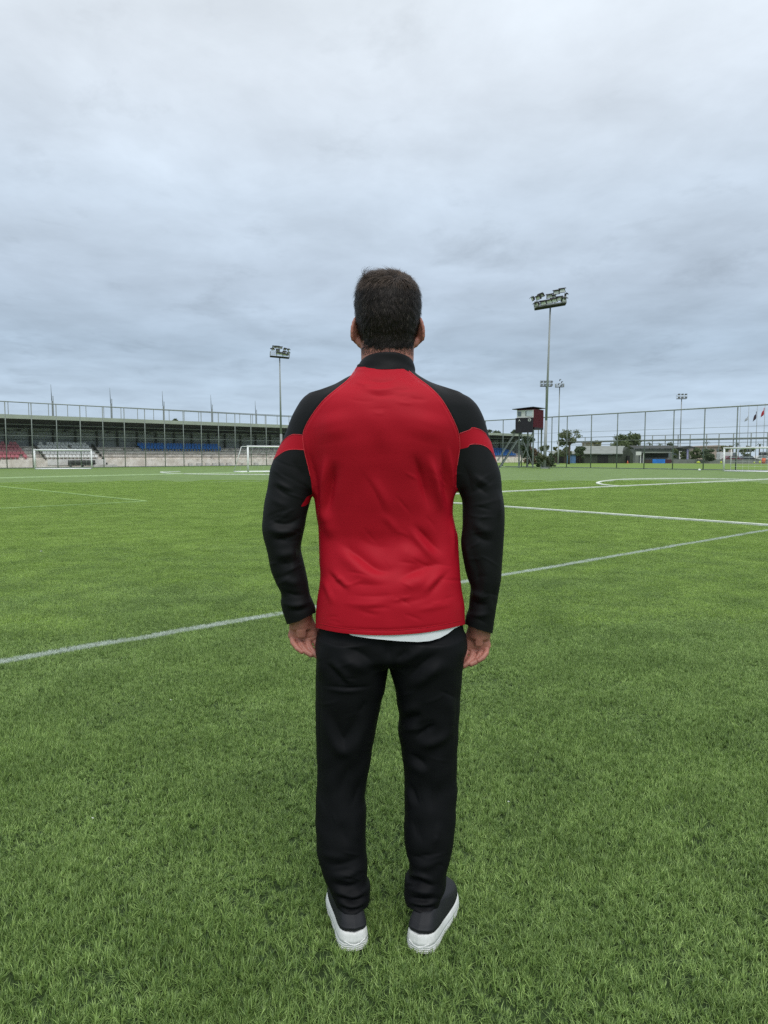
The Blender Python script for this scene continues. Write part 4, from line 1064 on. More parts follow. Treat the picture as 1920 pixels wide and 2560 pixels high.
LEG_L = rows([(1590, 800, 968), (1613, 793, 973), (1640, 791.5, 973), (1658, 791, 971.5), (1708, 790.3, 965.5), (1756, 789.3, 953.6), (1809, 789.5, 943), (1865, 790.5, 932), (1918, 792.5, 924), (1958, 792.5, 916.5),
              (1995, 790.5, 912.5), (2016, 789.5, 915.5), (2058, 789.3, 916), (2084, 791, 914), (2125, 792, 915), (2164, 801.7, 919.8), (2180, 807, 918), (2195, 812, 916.5), (2214, 822, 926),
              (2241, 834, 925), (2272, 846, 915.5), (2290, 856, 912)], LEGCY,
             [(1590, .09), (1700, .09), (1950, .072), (2100, .066), (2290, .056)], [(1590, .116), (1640, .120), (1700, .108), (1800, .088), (1950, .066), (2080, .07), (2200, .060), (2290, .055)])
LEG_R = rows([(1590, 972, 1158), (1613, 970.5, 1162), (1640, 970.5, 1160), (1661, 972, 1158), (1692, 980, 1155), (1719, 986.7, 1152.5), (1756, 992, 1150), (1788, 997, 1148.5), (1820, 994.7, 1146.5), (1857, 1000, 1144.5),
              (1905, 1006.6, 1142.5), (1952, 1010.6, 1142.5), (1971, 1011, 1143), (2011, 1012, 1140.5), (2058, 1010.6, 1139), (2084, 1010, 1136), (2130, 1015, 1128), (2161, 1023, 1120.5),
              (2178, 1023.5, 1117), (2195, 1012, 1115.5), (2212, 1009.5, 1114), (2241, 1010, 1103), (2268, 1021, 1095), (2290, 1030, 1086)], LEGCY,
             [(1590, .09), (1700, .09), (1950, .072), (2100, .066), (2290, .056)], [(1590, .116), (1640, .120), (1700, .108), (1800, .088), (1950, .066), (2080, .07), (2200, .060), (2290, .055)])
NECK = rows([(800, 905, 1030), (850, 902, 1034), (880, 902.5, 1034.5), (900, 903, 1034), (930, 905, 1032), (960, 905, 1032)], [(800, 1.965), (860, 1.96), (960, 1.955)],
            [(800, .062), (960, .062)], [(800, .072), (850, .070), (900, .066), (960, .06)])
HAIR = rows([(686, 938, 990), (689, 927, 1003), (694, 918, 1017), (701, 910, 1028), (709, 904, 1036), (718, 898, 1042), (736, 889, 1050), (759, 886.5, 1053), (789, 889, 1051),
             (805, 891, 1048), (830, 896, 1043), (848, 902, 1037), (866, 904, 1035), (885, 905, 1034)],
            [(675, 1.965), (740, 1.965), (885, 1.96)],
            [(686, .04), (694, .065), (716, .088), (760, .10), (885, .08)], [(686, .035), (691, .052), (699, .070), (712, .085), (740, .096), (770, .100), (800, .097), (830, .086), (855, .0735), (885, .0685)])

# ---------------------------------------------------------------- materials of the man
def cloth(name, col, rough, sheen, var=.06, spec=.3):
    m = mat(name, col, rough, var, 9, spec=spec, sheen=sheen)
    nt = m.node_tree; p = nt.nodes['Principled BSDF']
    p.inputs['Sheen Roughness'].default_value = .45
    t = nt.nodes.new('ShaderNodeTexCoord')
    n = nt.nodes.new('ShaderNodeTexNoise'); n.inputs['Scale'].default_value = 420; n.inputs['Detail'].default_value = 2
    n2 = nt.nodes.new('ShaderNodeTexNoise'); n2.inputs['Scale'].default_value = 22; n2.inputs['Detail'].default_value = 5
    mp = nt.nodes.new('ShaderNodeMapping'); mp.inputs['Scale'].default_value = (1.0, 1.0, 1.6)
    nt.links.new(t.outputs['Object'], n.inputs['Vector']); nt.links.new(t.outputs['Object'], mp.inputs[0]); nt.links.new(mp.outputs[0], n2.inputs['Vector'])
    b1 = nt.nodes.new('ShaderNodeBump'); b1.inputs['Strength'].default_value = .12; b1.inputs['Distance'].default_value = .002
    b2 = nt.nodes.new('ShaderNodeBump'); b2.inputs['Strength'].default_value = .10; b2.inputs['Distance'].default_value = .004
    nt.links.new(n.outputs['Fac'], b1.inputs['Height']); nt.links.new(n2.outputs['Fac'], b2.inputs['Height'])
    nt.links.new(b1.outputs[0], b2.inputs['Normal']); nt.links.new(b2.outputs[0], p.inputs['Normal'])
    return m
M_RED = cloth('red_polyester', (.395, .005, .0170), .60, .0, .01, spec=.16)
M_BLK = cloth('black_polyester', (.0082, .0088, .0098), .6, .0, .02, spec=.15)
M_TRO = cloth('black_track_fabric', (.0062, .0067, .0077), .60, .0, .02, spec=.10)
M_WHT = cloth('white_cotton', (.80, .82, .86), .8, .0, .03)
M_SKIN = mat('skin', (.40, .165, .125), .5, .10, 26, spec=.4, bump=.04, bscale=240)
M_SKIN.node_tree.nodes['Principled BSDF'].inputs['Subsurface Weight'].default_value = .12
M_SKIN.node_tree.nodes['Principled BSDF'].inputs['Subsurface Radius'].default_value = (.012, .004, .002)
M_HAIR = mat('dark_brown_hair', (.0105, .0072, .0055), .5, .35, 60, spec=.22)
M_GREYHAIR = mat('greying_hair', (.10, .085, .072), .5, .4, 60, spec=.3)
M_TOPHAIR = mat('warm_brown_hair', (.058, .038, .026), .5, .35, 60, spec=.25)
M_UPPER = cloth('charcoal_shoe_leather', (.019, .020, .023), .6, .0, spec=.2)
M_SOLE = mat('white_rubber', (.74, .75, .72), .5, .10, 30, spec=.4, col2=(.80, .81, .79))
M_EYE = mat('eye_white', (.7, .68, .65), .2, .03, 30)

man = thing('person', (0, YB, 0), 'man seen from behind in red and black training top and black track pants', 'person')
OFF = np.array([0, YB, 0])
def child(o):                        # parts were built in world space; the person's empty stands at his feet
    o.location = Vector(o.location) - man.location
    return o

# ---------------------------------------------------------------- jacket (one skin, cut along its seams)
ZSPLIT = at(960, 1262, 1.95).z
def jacket_skin(full):
    F = Field((-.36, 1.76, .62 if not full else .74), (.36, 2.16, 1.60 if full else ZSPLIT + .03), .0038)
    if full:
        F.column(TORSO, n=2.3)
        F.column(ARM_L, k=.042, n=2.05, z0=at(960, 1215, 1.95).z); F.column(ARM_R, k=.042, n=2.05, z0=at(960, 1215, 1.95).z)
        F.column(ARM_L, k=.004, n=2.05, z0=ZSPLIT - .02); F.column(ARM_R, k=.004, n=2.05, z0=ZSPLIT - .02)
    else:
        F.column(ARM_L, n=2.05, z1=ZSPLIT + .02); F.column(ARM_R, n=2.05, z1=ZSPLIT + .02)
    V, Q = F.nets(); T = tri(Q)
    V = relax(V, T, 4, .4)
    Nn = normals(V, T)
    V = V + Nn * folds(V, Nn, J_FOLDS, 1.25)[:, None]
    # faint all-over cloth unevenness, also where the camera does not look
    V = V + Nn * (.0008 * np.sin(V[:, 0] * 41 + 3 * np.sin(V[:, 2] * 13)) * np.sin(V[:, 2] * 27 + 2 * np.sin(V[:, 0] * 21)))[:, None]
    return V, T
A = lambda pts: [(640 + .3858 * x, 900 + .3858 * y) for x, y in pts]      # measured in the enlarged upper half
B = lambda pts: [(640 + .3858 * x, 1240 + .3858 * y) for x, y in pts]     # and in the lower half
J_FOLDS = [
    # creases under the collar
    (A([(690, 120), (800, 150), (930, 120)]), 5, -2.2), (A([(650, 170), (790, 205), (960, 165)]), 6, 2.2), (A([(700, 215), (820, 240), (960, 205)]), 6, -2.0),
    (A([(620, 130), (700, 160), (760, 165)]), 5, 1.6), (A([(900, 100), (980, 130), (1040, 180)]), 5, -1.6),
    # shoulder blades and hollow of the spine
    (A([(470, 330), (500, 430), (520, 540)]), 42, 4), (A([(1150, 330), (1120, 430), (1090, 540)]), 42, 4), (A([(810, 420), (800, 620), (790, 900)]), 30, -5),
    # long folds falling from the arm holes
    (A([(330, 560), (385, 760), (400, 1060)]), 8, -6), (A([(460, 600), (440, 800), (425, 1080)]), 9, 10), (A([(520, 640), (480, 820), (450, 1040)]), 12, -11),
    (A([(1010, 590), (1080, 760), (1130, 1000)]), 13, -11), (A([(1120, 600), (1165, 780), (1200, 1000)]), 10, 10), (A([(1200, 560), (1230, 760), (1250, 1000)]), 8, -8), (A([(1245, 540), (1268, 740), (1270, 980)]), 6, 7),
    (A([(700, 720), (830, 880), (880, 1040)]), 12, 2.5), (A([(660, 700), (780, 860), (850, 1060)]), 8, -1.6),
    # waist: hanging swags
    (B([(430, 60), (470, 180), (490, 300)]), 14, 6), (B([(500, 300), (600, 410), (720, 520), (860, 560)]), 18, 7), (B([(520, 290), (680, 400), (780, 480), (880, 490), (910, 430)]), 13, -8),
    (B([(640, 260), (760, 330), (900, 330)]), 22, -4), (B([(800, 100), (880, 180), (940, 260)]), 10, 2.5),
    (B([(900, 560), (1000, 490), (1120, 450), (1270, 430)]), 13, -7), (B([(880, 610), (1000, 570), (1160, 540)]), 18, 5), (B([(980, 190), (1080, 330), (1190, 440)]), 10, 6.5), (B([(1010, 170), (1120, 290), (1230, 390)]), 9, -6),
    (B([(900, 330), (1000, 380), (1100, 430)]), 20, 5), (B([(1220, 480), (1140, 560), (1070, 650)]), 9, 4), (B([(1270, 470), (1190, 560), (1110, 660)]), 9, -4.5),
    (B([(450, 470), (520, 560), (600, 620)]), 9, -4.5), (B([(430, 520), (480, 640), (500, 720)]), 8, 3.5), (B([(480, 470), (560, 560), (640, 610)]), 8, 3.5),
    (B([(560, 640), (760, 655), (980, 630)]), 6, -1.6), (B([(540, 690), (700, 710), (860, 690)]), 7, 1.6), (B([(640, 735), (760, 770), (830, 765)]), 5, -1.4), (B([(820, 700), (1000, 690), (1160, 640)]), 8, -2.2),
    (B([(560, 560), (760, 580), (900, 570)]), 7, -1.5), (B([(1000, 745), (1160, 720), (1300, 690)]), 7, 1.8),
    (B([(1290, 100), (1300, 250), (1305, 420)]), 5, -3), (B([(1265, 120), (1285, 280), (1290, 420)]), 6, 3.5),
    ([(x, y - 13) for x, y in [(780, 1566), (830, 1579), (880, 1586), (960, 1589.5), (1050, 1584), (1110, 1574), (1175, 1560)]], 2.6, -2.0),
    # left sleeve
    (A([(110, 770), (180, 820), (260, 850)]), 6, 3), (A([(100, 800), (170, 860), (240, 890)]), 6, -3), (A([(220, 640), (270, 700), (330, 800)]), 10, -2.5), (A([(80, 880), (150, 930), (230, 950)]), 8, 2),
    (A([(70, 1010), (170, 1030), (260, 1020)]), 8, -2.5), (B([(60, 130), (150, 190), (240, 180), (310, 120)]), 9, -6.5), (B([(60, 190), (140, 235), (230, 230), (300, 190)]), 10, 6.5), (B([(80, 270), (160, 290), (250, 260), (300, 230)]), 9, -6),
    (B([(110, 360), (190, 390), (270, 330)]), 11, 5), (B([(120, 430), (200, 450), (290, 400)]), 10, -5), (B([(150, 520), (220, 560), (310, 560)]), 10, 4.5), (B([(160, 610), (240, 650), (340, 640)]), 8, -5.5), (B([(165, 690), (250, 715), (370, 680)]), 7, 5), (B([(190, 740), (270, 750), (360, 715)]), 6, -3.5),
    (B([(240, 300), (240, 420), (230, 540)]), 9, 3.5), (B([(290, 250), (290, 400), (320, 560)]), 8, -3),
    # right sleeve
    (A([(1400, 740), (1470, 790), (1530, 830)]), 7, 3), (A([(1390, 790), (1460, 840), (1520, 880)]), 7, -3), (A([(1340, 660), (1380, 760), (1400, 900)]), 10, -3), (A([(1560, 820), (1575, 960), (1570, 1060)]), 8, 4),
    (B([(1400, 150), (1470, 230), (1560, 220)]), 10, 4), (B([(1390, 210), (1460, 290), (1560, 290)]), 10, -4.5), (B([(1350, 270), (1380, 400), (1400, 520)]), 8, 3.5), (B([(1400, 350), (1440, 500), (1450, 640)]), 12, -3), (B([(1500, 380), (1500, 520), (1480, 660)]), 12, 4),
    (B([(1390, 600), (1430, 650), (1500, 640)]), 8, 5), (B([(1380, 660), (1430, 710), (1520, 700)]), 8, -5.5), (B([(1370, 760), (1430, 775), (1530, 760)]), 7, 4), (B([(1560, 560), (1540, 640), (1540, 740)]), 8, -3),
]
# small sharp creases scattered where the cloth slackens: waist, elbows, cuffs
rs = np.random.default_rng(31)
for n_, (x0, x1, y0, y1), (a0, a1), amp in ((16, (810, 1140, 1400, 1560), (-.5, .5), 1.0), (9, (800, 1130, 1180, 1380), (.4, 1.3), .8), (8, (880, 1060, 950, 1040), (-.2, .2), .7),
                                       (12, (665, 765, 1270, 1540), (-.6, .5), 1.3), (12, (1160, 1250, 1270, 1570), (-.5, .6), 1.3), (6, (690, 770, 1150, 1260), (.2, .7), 1.0), (6, (1140, 1240, 1140, 1260), (-.7, -.2), 1.0)):
    for _ in range(n_):
        x, y = rs.uniform(x0, x1), rs.uniform(y0, y1); th = rs.uniform(a0, a1); L = rs.uniform(18, 45); c_, s__ = math.cos(th) * L, math.sin(th) * L; bend = rs.uniform(-8, 8)
        J_FOLDS.append(([(x - c_, y - s__), (x, y + bend), (x + c_, y + s__)], rs.uniform(2.6, 4.5), amp * rs.choice([-1.3, -1.0, 1.0]) * rs.uniform(.7, 1.5)))
V, T = jacket_skin(True)
XZ = lambda pts, Y=1.88: [(at(x, y, Y).x, at(x, y, Y).z) for x, y in pts]
P2 = lambda V: np.stack([V[:, 0] * (1.88 / np.clip(V[:, 1], 1.6, 1.94)), CAM_H + (V[:, 2] - CAM_H) * (1.88 / np.clip(V[:, 1], 1.6, 1.94))], 1)
seamL = smooth_line(A([(655, 45), (632, 80), (600, 128), (520, 190), (440, 255), (380, 330), (335, 400), (305, 465), (303, 520), (312, 590), (335, 680), (358, 780), (366, 880)]))
seamR = smooth_line(A([(960, 40), (985, 66), (1040, 112), (1120, 168), (1190, 235), (1240, 312), (1280, 390), (1306, 450), (1318, 500), (1322, 570), (1310, 640), (1301, 700), (1298, 820)]))
panel = XZ(list(seamL) + [(775, 1300), (770, 1450), (786, 1520), (788.5, 1545), (780, 1700), (1170, 1700), (1163, 1545), (1166, 1500), (1152, 1440), (1146, 1330), (1143, 1245)] + list(seamR)[::-1])
# groove along the raglan seams
sd_ = poly_sd(P2(V), panel); Nn = normals(V, T)
near = (V[:, 2] > 1.24) & (V[:, 1] < 1.97)
V = V + Nn * np.where(near, -.0022 * np.exp(-(sd_ / .0035)**2) + .0009 * np.exp(-((sd_ + .007) / .003)**2), 0)[:, None]
# hem and cuffs
hem = smooth_line([(760, 1560), (792, 1570), (830, 1579), (880, 1586), (960, 1589.5), (1050, 1584), (1110, 1574), (1164, 1561), (1190, 1555)])
def hem_cut(V, line):
    P = P2(V); l = np.array(XZ(line, 1.84)) if False else np.array(XZ(line)); return P[:, 1] - np.interp(P[:, 0], l[:, 0], l[:, 1])
def cuff_field(V):
    P = px_of(V)
    l = P[:, 1] - np.interp(P[:, 0], [690, 719, 745, 790, 800], [1562, 1561, 1554, 1531, 1527])
    r = P[:, 1] - np.interp(P[:, 0], [1150, 1162, 1195, 1232, 1260], [1553, 1560, 1574, 1584, 1585])
    h = P[:, 1] - np.interp(P[:, 0], hem[:, 0], hem[:, 1])
    return l, r, h
inarm = lambda V: (V[:, 2] < ZSPLIT + .03) & (V[:, 2] > ZSPLIT - .04) & ((V[:, 0] < at(783, 1262, 1.95).x) | (V[:, 0] > at(1147, 1262, 1.95).x))
armtri = inarm(V)[T].all(1)
V, keep, _ = split(V, T[armtri], ZSPLIT - V[:, 2]); T = np.concatenate([T[~armtri], keep])
V, T, _ = split(V, T, cuff_field(V)[2])
V, T_red, T_slv = split(V, T, poly_sd(P2(V), panel))
VL, TL = jacket_skin(False)
VL, TL, _ = split(VL, TL, VL[:, 2] - ZSPLIT)
l, r, h = cuff_field(VL)
VL, TL, _ = split(VL, TL, np.where(VL[:, 0] < 0, l, r))
T_slv = np.concatenate([T_slv, TL + len(V)]); V = np.concatenate([V, VL])
def band_cut(V, T, pts):
    return split(V, T, poly_sd(px_of(V), pts))
bandL = A([(330, 492), (300, 487), (270, 481), (240, 479), (215, 489), (190, 507), (165, 540), (120, 600), (60, 700), (60, 760), (95, 668), (125, 634), (160, 603), (185, 588), (215, 580), (240, 577), (280, 579), (330, 584)])
bandR = A([(1300, 480), (1320, 476), (1350, 464), (1392, 452), (1396, 437), (1420, 437), (1450, 448), (1490, 478), (1530, 540), (1580, 640), (1600, 720), (1556, 655), (1540, 608), (1510, 572), (1470, 547), (1420, 540), (1384, 545), (1372, 566), (1340, 574), (1300, 580)])
gusL = A([(400, 860), (372, 864), (330, 888), (305, 925), (290, 952), (320, 945), (345, 925), (380, 905), (400, 890)])
gusR = A([(1280, 820), (1303, 826), (1322, 870), (1334, 918), (1337, 950), (1320, 940), (1280, 900)])
jk = None
V, Tb1, T_slv = band_cut(V, T_slv, bandL)
V, Tb2, T_slv = band_cut(V, T_slv, bandR)
V, Tg1, T_slv = band_cut(V, T_slv, gusL)
V, Tg2, T_slv = band_cut(V, T_slv, gusR)
def rear(Tg):
    global T_slv
    m = V[Tg].mean(1)[:, 1] < 1.965; T_slv = np.concatenate([T_slv, Tg[~m]]); return Tg[m]
Tg1, Tg2 = rear(Tg1), rear(Tg2)
jacket = child(piece('jacket', V, T_red, M_RED, man))
jacket['label'] = 'red back panel of the training top with raglan seams'
xs = V[T_slv].mean(1)[:, 0]
def sub(name, V, T, m):
    o = piece(name, V, T, m, jacket)      # parent already carries the offset
    return o
s1 = sub('sleeve', V, T_slv[xs < 0], M_BLK); s2 = sub('sleeve', V, T_slv[xs >= 0], M_BLK)
b1 = sub('sleeve_band', V, Tb1, M_RED); b2 = sub('sleeve_band', V, Tb2, M_RED)
sub('underarm_panel', V, Tg1, M_RED); sub('underarm_panel', V, Tg2, M_RED)

# piping along the seams: a fine raised cord laid on the cloth
from mathutils.bvhtree import BVHTree
bvh = BVHTree.FromPolygons(V.tolist(), np.concatenate([T_red, T_slv, Tb1, Tb2]).tolist())
def onto(pts, lift=.0004):
    res = []
    for x, y in pts:
        rx, ry, rz = ray(x, y)
        hit = bvh.ray_cast(Vector((0, 0, CAM_H)), Vector((rx, ry, rz)).normalized())
        if hit[0] is not None and hit[0].y < 2.0: res.append(hit[0] + hit[1] * lift * (1 if hit[1].y < 0 else -1))
    return res
M_PIPE = cloth('bright_red_piping', (.62, .03, .05), .5, .2)
for line, rad in [(seamL[:-14], .0010), (seamR[:-14], .0010)] + [(smooth_line(q), .0008) for q in (A([(300, 486), (240, 479), (190, 508), (165, 540)]), A([(310, 582), (240, 577), (185, 588), (130, 630)]),
        A([(1320, 476), (1392, 451), (1396, 438), (1450, 448), (1490, 478)]), A([(1372, 565), (1386, 543), (1470, 547), (1520, 582), (1548, 640)]))]:
    p = onto(line)
    if len(p) > 3: MB().path(p, rad, 5).build('piping', M_PIPE, jacket)
# hem stitching
mb = MB()
p = onto([(x, y - 13) for x, y in hem if 796 < x < 1156])
mb.path(p, .0008, 5); mb.build('hem_stitching', M_RED, jacket)

# ---------------------------------------------------------------- collar: a stand-up tube round the neck
COL = [  # back y, side y (photo), half width, half depth, centre shift
    (878.5, 908, .0700, .072, .001), (881, 911, .0735, .0755, .000), (890, 917, .0755, .077, -.001), (900, 924, .0775, .0785, -.002), (909, 930, .0800, .080, -.0035), (917, 936, .0830, .082, -.0045), (924, 943, .0860, .085, -.005)]
vs_, fs_ = [], []
nseg = 64
for k, (yb, ys, a, b, sh) in enumerate(COL):
    zb, zs = at(965, yb, 1.885).z, at(965, ys, 1.955).z
    for j in range(nseg):
        t = 2 * math.pi * j / nseg                      # t = 0 points to the camera
        c = math.cos(t); side = (1 - c) / 2
        zz = zb + (zs - zb) * min(1, side * 2) - .012 * max(0, -c)
        wob = .0016 * math.sin(3 * t + k * 1.3) * (k % 2)
        vs_.append((at(967, 900, 1.95).x + sh + (a + wob) * math.sin(t), 1.957 - (b + wob) * c, zz))
# turn the top edge over to the inside
top = [(x * .955 + .007 * .045, 1.957 + (y - 1.957) * .955, z - .002) for x, y, z in vs_[:nseg]]
inn = [(x * .95 + .007 * .05, 1.957 + (y - 1.957) * .95, z - .03) for x, y, z in vs_[:nseg]]
vs_ = inn + top + vs_
nr = len(vs_) // nseg
for k in range(nr - 1):
    for j in range(nseg):
        fs_.append((k * nseg + j, (k + 1) * nseg + j, (k + 1) * nseg + (j + 1) % nseg, k * nseg + (j + 1) % nseg))
me = mesh_np('collar', vs_, fs_)
bm = bmesh.new(); bm.from_mesh(me); bmesh.ops.recalc_face_normals(bm, faces=bm.faces); bm.to_mesh(me); bm.free()
col = link_mesh('collar', me, M_BLK, jacket, True)
sm = col.modifiers.new('subdivision', 'SUBSURF'); sm.levels = 1; sm.render_levels = 2

# ---------------------------------------------------------------- white undershirt below the hem
UND = TORSO.copy()
F = Field((-.24, 1.78, .70), (.26, 2.12, .98), .006)
F.column(UND, grow=-.004, n=2.3)
V, Q = F.nets(); T = tri(Q)
P = px_of(V)
lowx = [780, 850, 880, 920, 960, 1000, 1045, 1075, 1100, 1120, 1135, 1180]; lowy = [1558, 1573, 1589, 1595.5, 1599.5, 1603, 1605, 1602.5, 1595, 1584, 1572, 1550]
V, T, _ = split(V, T, P[:, 1] - np.interp(P[:, 0], lowx, lowy))
c = V[T].mean(1)
T = T[(c[:, 2] < .95)]
und = child(piece('undershirt', V, T, M_WHT, man))
und['label'] = 'white undershirt hem showing below the red top'

# ---------------------------------------------------------------- track pants
F = Field((-.25, 1.78, .03), (.26, 2.12, .98), .0038)
F.column(LEG_L, n=2.15); F.column(LEG_R, k=.004, n=2.15)
F.column(PELVIS, k=.022, n=2.4)
V, Q = F.nets(); T = tri(Q); V = relax(V, T, 3, .4); Nn = normals(V, T)
C = lambda pts: [(760 + .2652 * x, 1560 + .2652 * y) for x, y in pts]
D = lambda pts: [(780 + .2411 * x, 2000 + .2411 * y) for x, y in pts]
T_FOLDS = [
    (C([(790, 90), (795, 230), (798, 370)]), 12, -7),
    (C([(330, 220), (480, 250), (600, 320), (680, 400)]), 17, -8), (C([(300, 310), (420, 360), (540, 400), (650, 430)]), 15, 7), (C([(180, 340), (300, 470), (420, 600)]), 9, -7), (C([(240, 330), (360, 460), (470, 590)]), 10, 5), (C([(150, 200), (160, 400), (150, 560)]), 12, 5),
    (C([(150, 570), (280, 598), (420, 606), (560, 600), (690, 570)]), 4, -4), (C([(160, 600), (300, 625), (430, 632), (600, 620)]), 6, 3),
    (C([(160, 780), (220, 950), (300, 1150), (380, 1215), (450, 1150), (560, 980), (660, 800)]), 16, 8), (C([(220, 780), (300, 950), (370, 1120), (440, 1000), (540, 820)]), 18, -8), (C([(470, 1230), (390, 1450), (330, 1650)]), 14, -5), (C([(560, 1000), (480, 1230), (430, 1450)]), 14, 4),
    (C([(560, 1420), (500, 1600), (430, 1760)]), 10, -4), (C([(240, 1350), (270, 1600), (280, 1840)]), 14, 3.5), (C([(600, 700), (560, 800), (480, 860)]), 10, -4),
    (C([(1300, 250), (1180, 330), (1050, 440), (940, 570)]), 12, -9), (C([(1360, 330), (1230, 430), (1080, 560), (960, 600)]), 14, 7), (C([(860, 380), (960, 340), (1080, 270), (1200, 200)]), 12, 6), (C([(850, 340), (930, 300), (1000, 230)]), 9, -5),
    (C([(900, 910), (1000, 890), (1130, 850)]), 10, -7), (C([(890, 850), (1000, 800), (1130, 790)]), 13, 5), (C([(900, 970), (1020, 990), (1110, 960)]), 10, 5), (C([(1270, 930), (1140, 1010), (1030, 1090)]), 9, -9), (C([(1030, 1110), (1150, 1140), (1300, 1090), (1400, 960)]), 13, 8),
    (C([(950, 1210), (1060, 1270), (1190, 1370)]), 12, -7), (C([(960, 1300), (1080, 1370), (1180, 1420)]), 12, 4.5), (C([(1280, 1180), (1270, 1400), (1230, 1650)]), 12, 4), (C([(1180, 1420), (1190, 1600), (1200, 1800)]), 12, -3.5), (C([(1000, 1480), (1040, 1620), (1100, 1740)]), 8, -4), (C([(1360, 600), (1390, 850), (1370, 1100)]), 12, 4), (C([(960, 1500), (990, 1640), (1030, 1760)]), 8, 3.5),
    # stacked cuffs at the ankles
    (D([(60, 540), (200, 590), (380, 600)]), 10, 3), (D([(100, 650), (250, 690), (420, 640), (560, 560)]), 10, -4.5), (D([(140, 760), (270, 800), (420, 770), (560, 690)]), 10, 5), (D([(170, 850), (300, 900), (430, 900), (540, 820)]), 8, -6), (D([(200, 920), (320, 975), (430, 1010), (540, 950), (600, 900)]), 7, 7),
    (D([(220, 985), (330, 1030), (430, 1055), (530, 1010), (600, 960)]), 6, -8), (D([(240, 1030), (340, 1085), (430, 1110), (530, 1070), (590, 1010)]), 7, 7), (D([(250, 1080), (340, 1130), (430, 1150), (520, 1110), (570, 1060)]), 5, -7), (D([(290, 1130), (370, 1180), (450, 1175), (540, 1110)]), 6, 5),
    (D([(960, 560), (1100, 600), (1300, 560)]), 10, -3.5), (D([(1010, 640), (1140, 700), (1300, 640), (1400, 560)]), 11, 4), (D([(960, 800), (1010, 790), (1080, 770), (1160, 800), (1280, 860)]), 7, 6.5), (D([(965, 845), (1080, 830), (1200, 890), (1320, 900)]), 8, -7), (D([(970, 920), (1080, 940), (1200, 960), (1330, 930)]), 9, 6), (D([(965, 1000), (1080, 1030), (1200, 1050), (1320, 1000)]), 6, -7.5),
    (D([(975, 1040), (1090, 1075), (1200, 1085), (1320, 1040)]), 6, 7), (D([(1000, 1085), (1100, 1120), (1200, 1130), (1300, 1090)]), 5, -7), (D([(1030, 1110), (1120, 1165), (1200, 1180), (1290, 1130)]), 6, 5),
    (D([(300, 200), (320, 350), (400, 500)]), 12, -3), (D([(430, 150), (440, 330), (480, 480)]), 10, 3), (D([(1080, 150), (1100, 350), (1180, 480)]), 11, -3), (D([(1320, 200), (1300, 400), (1250, 520)]), 11, 3),
]
for n_, (x0, x1, y0, y1), (a0, a1), amp in ((12, (800, 910, 2130, 2270), (-.3, .4), 1.3), (12, (1020, 1110, 2130, 2270), (-.4, .3), 1.3), (8, (805, 940, 1640, 1900), (-.5, .5), .9), (10, (1000, 1140, 1700, 1960), (-.5, .5), 1.0), (6, (800, 900, 1940, 2100), (.9, 1.6), .8), (6, (1020, 1130, 1960, 2100), (1.2, 2.0), .8)):
    for _ in range(n_):
        x, y = rs.uniform(x0, x1), rs.uniform(y0, y1); th = rs.uniform(a0, a1); L = rs.uniform(15, 40); c_, s__ = math.cos(th) * L, math.sin(th) * L; bend = rs.uniform(-7, 7)
        T_FOLDS.append(([(x - c_, y - s__), (x, y + bend), (x + c_, y + s__)], rs.uniform(2.6, 4.5), amp * rs.choice([-1.3, -1.0, 1.0]) * rs.uniform(.7, 1.5)))
# side seams
T_FOLDS.append(([(803, 1600), (800, 1800), (800, 2000), (803, 2120)], 2.4, -1.2)); T_FOLDS.append(([(1150, 1600), (1140, 1800), (1132, 2000), (1122, 2120)], 2.4, -1.2))
V = V + Nn * folds(V, Nn, T_FOLDS, 1.25)[:, None]
V = V + Nn * (.0012 * np.sin(V[:, 0] * 53 + 3 * np.sin(V[:, 2] * 19)) * np.sin(V[:, 2] * 41 + 2 * np.sin(V[:, 0] * 29)))[:, None]
P = px_of(V)
V, T, _ = split(V, T, np.where(V[:, 0] < .005, P[:, 1] - np.interp(P[:, 0], [780, 826, 860, 890, 915, 940], [2252, 2256, 2284, 2286, 2270, 2262]),
                                P[:, 1] - np.interp(P[:, 0], [1000, 1020, 1050, 1075, 1093, 1120], [2262, 2268, 2284, 2286, 2277, 2262])))
trousers = child(piece('track_pants', V, T, M_TRO, man))

# ---------------------------------------------------------------- the body: one continuous skin
F = Field((-.35, 1.77, .02), (.35, 2.14, 1.82), .0036)
SH = -.017
F.column(TORSO, grow=-.015, n=2.2, z0=at(960, 1500, 1.95).z, z1=at(960, 938, 1.95).z)
F.column(ARM_L, k=.03, grow=-.013, n=2.0); F.column(ARM_R, k=.03, grow=-.013, n=2.0)
F.column(PELVIS, k=.01, grow=SH, n=2.2)
F.column(LEG_L, k=.02, grow=SH, n=2.0); F.column(LEG_R, k=.02, grow=SH, n=2.0)
# bare feet inside the shoes
for px, py, yaw in ((888, 2388, -11.5), (1045, 2393, 21)):
    h0 = on_ground(px, py); d = Vector((math.sin(math.radians(yaw)), math.cos(math.radians(yaw)), 0))
    F.capsule(h0 + d * .06 + Vector((0, 0, .075)), h0 + d * .20 + Vector((0, 0, .055)), .026, .022, .02)
F.column(NECK, k=.02, grow=0, n=2.0, z0=at(960, 955, 1.95).z)
hx = at(970, 760, 1.965).x; hz = at(970, 760, 1.965).z; hy = 1.965
F.ellipsoid((hx, hy + .004, hz - .012), (.0765, .088, .088), .02)                       # cranium
F.ellipsoid((hx, hy + .045, hz - .07), (.058, .055, .085), .03)           # face and jaw
F.ellipsoid((hx, hy + .07, hz - .145), (.026, .022, .02), .025)           # chin
F.ellipsoid((hx, hy + .088, hz + .012), (.045, .014, .012), .02)          # brow
F.capsule((hx, hy + .096, hz - .01), (hx, hy + .113, hz - .048), .008, .012, .012)   # nose
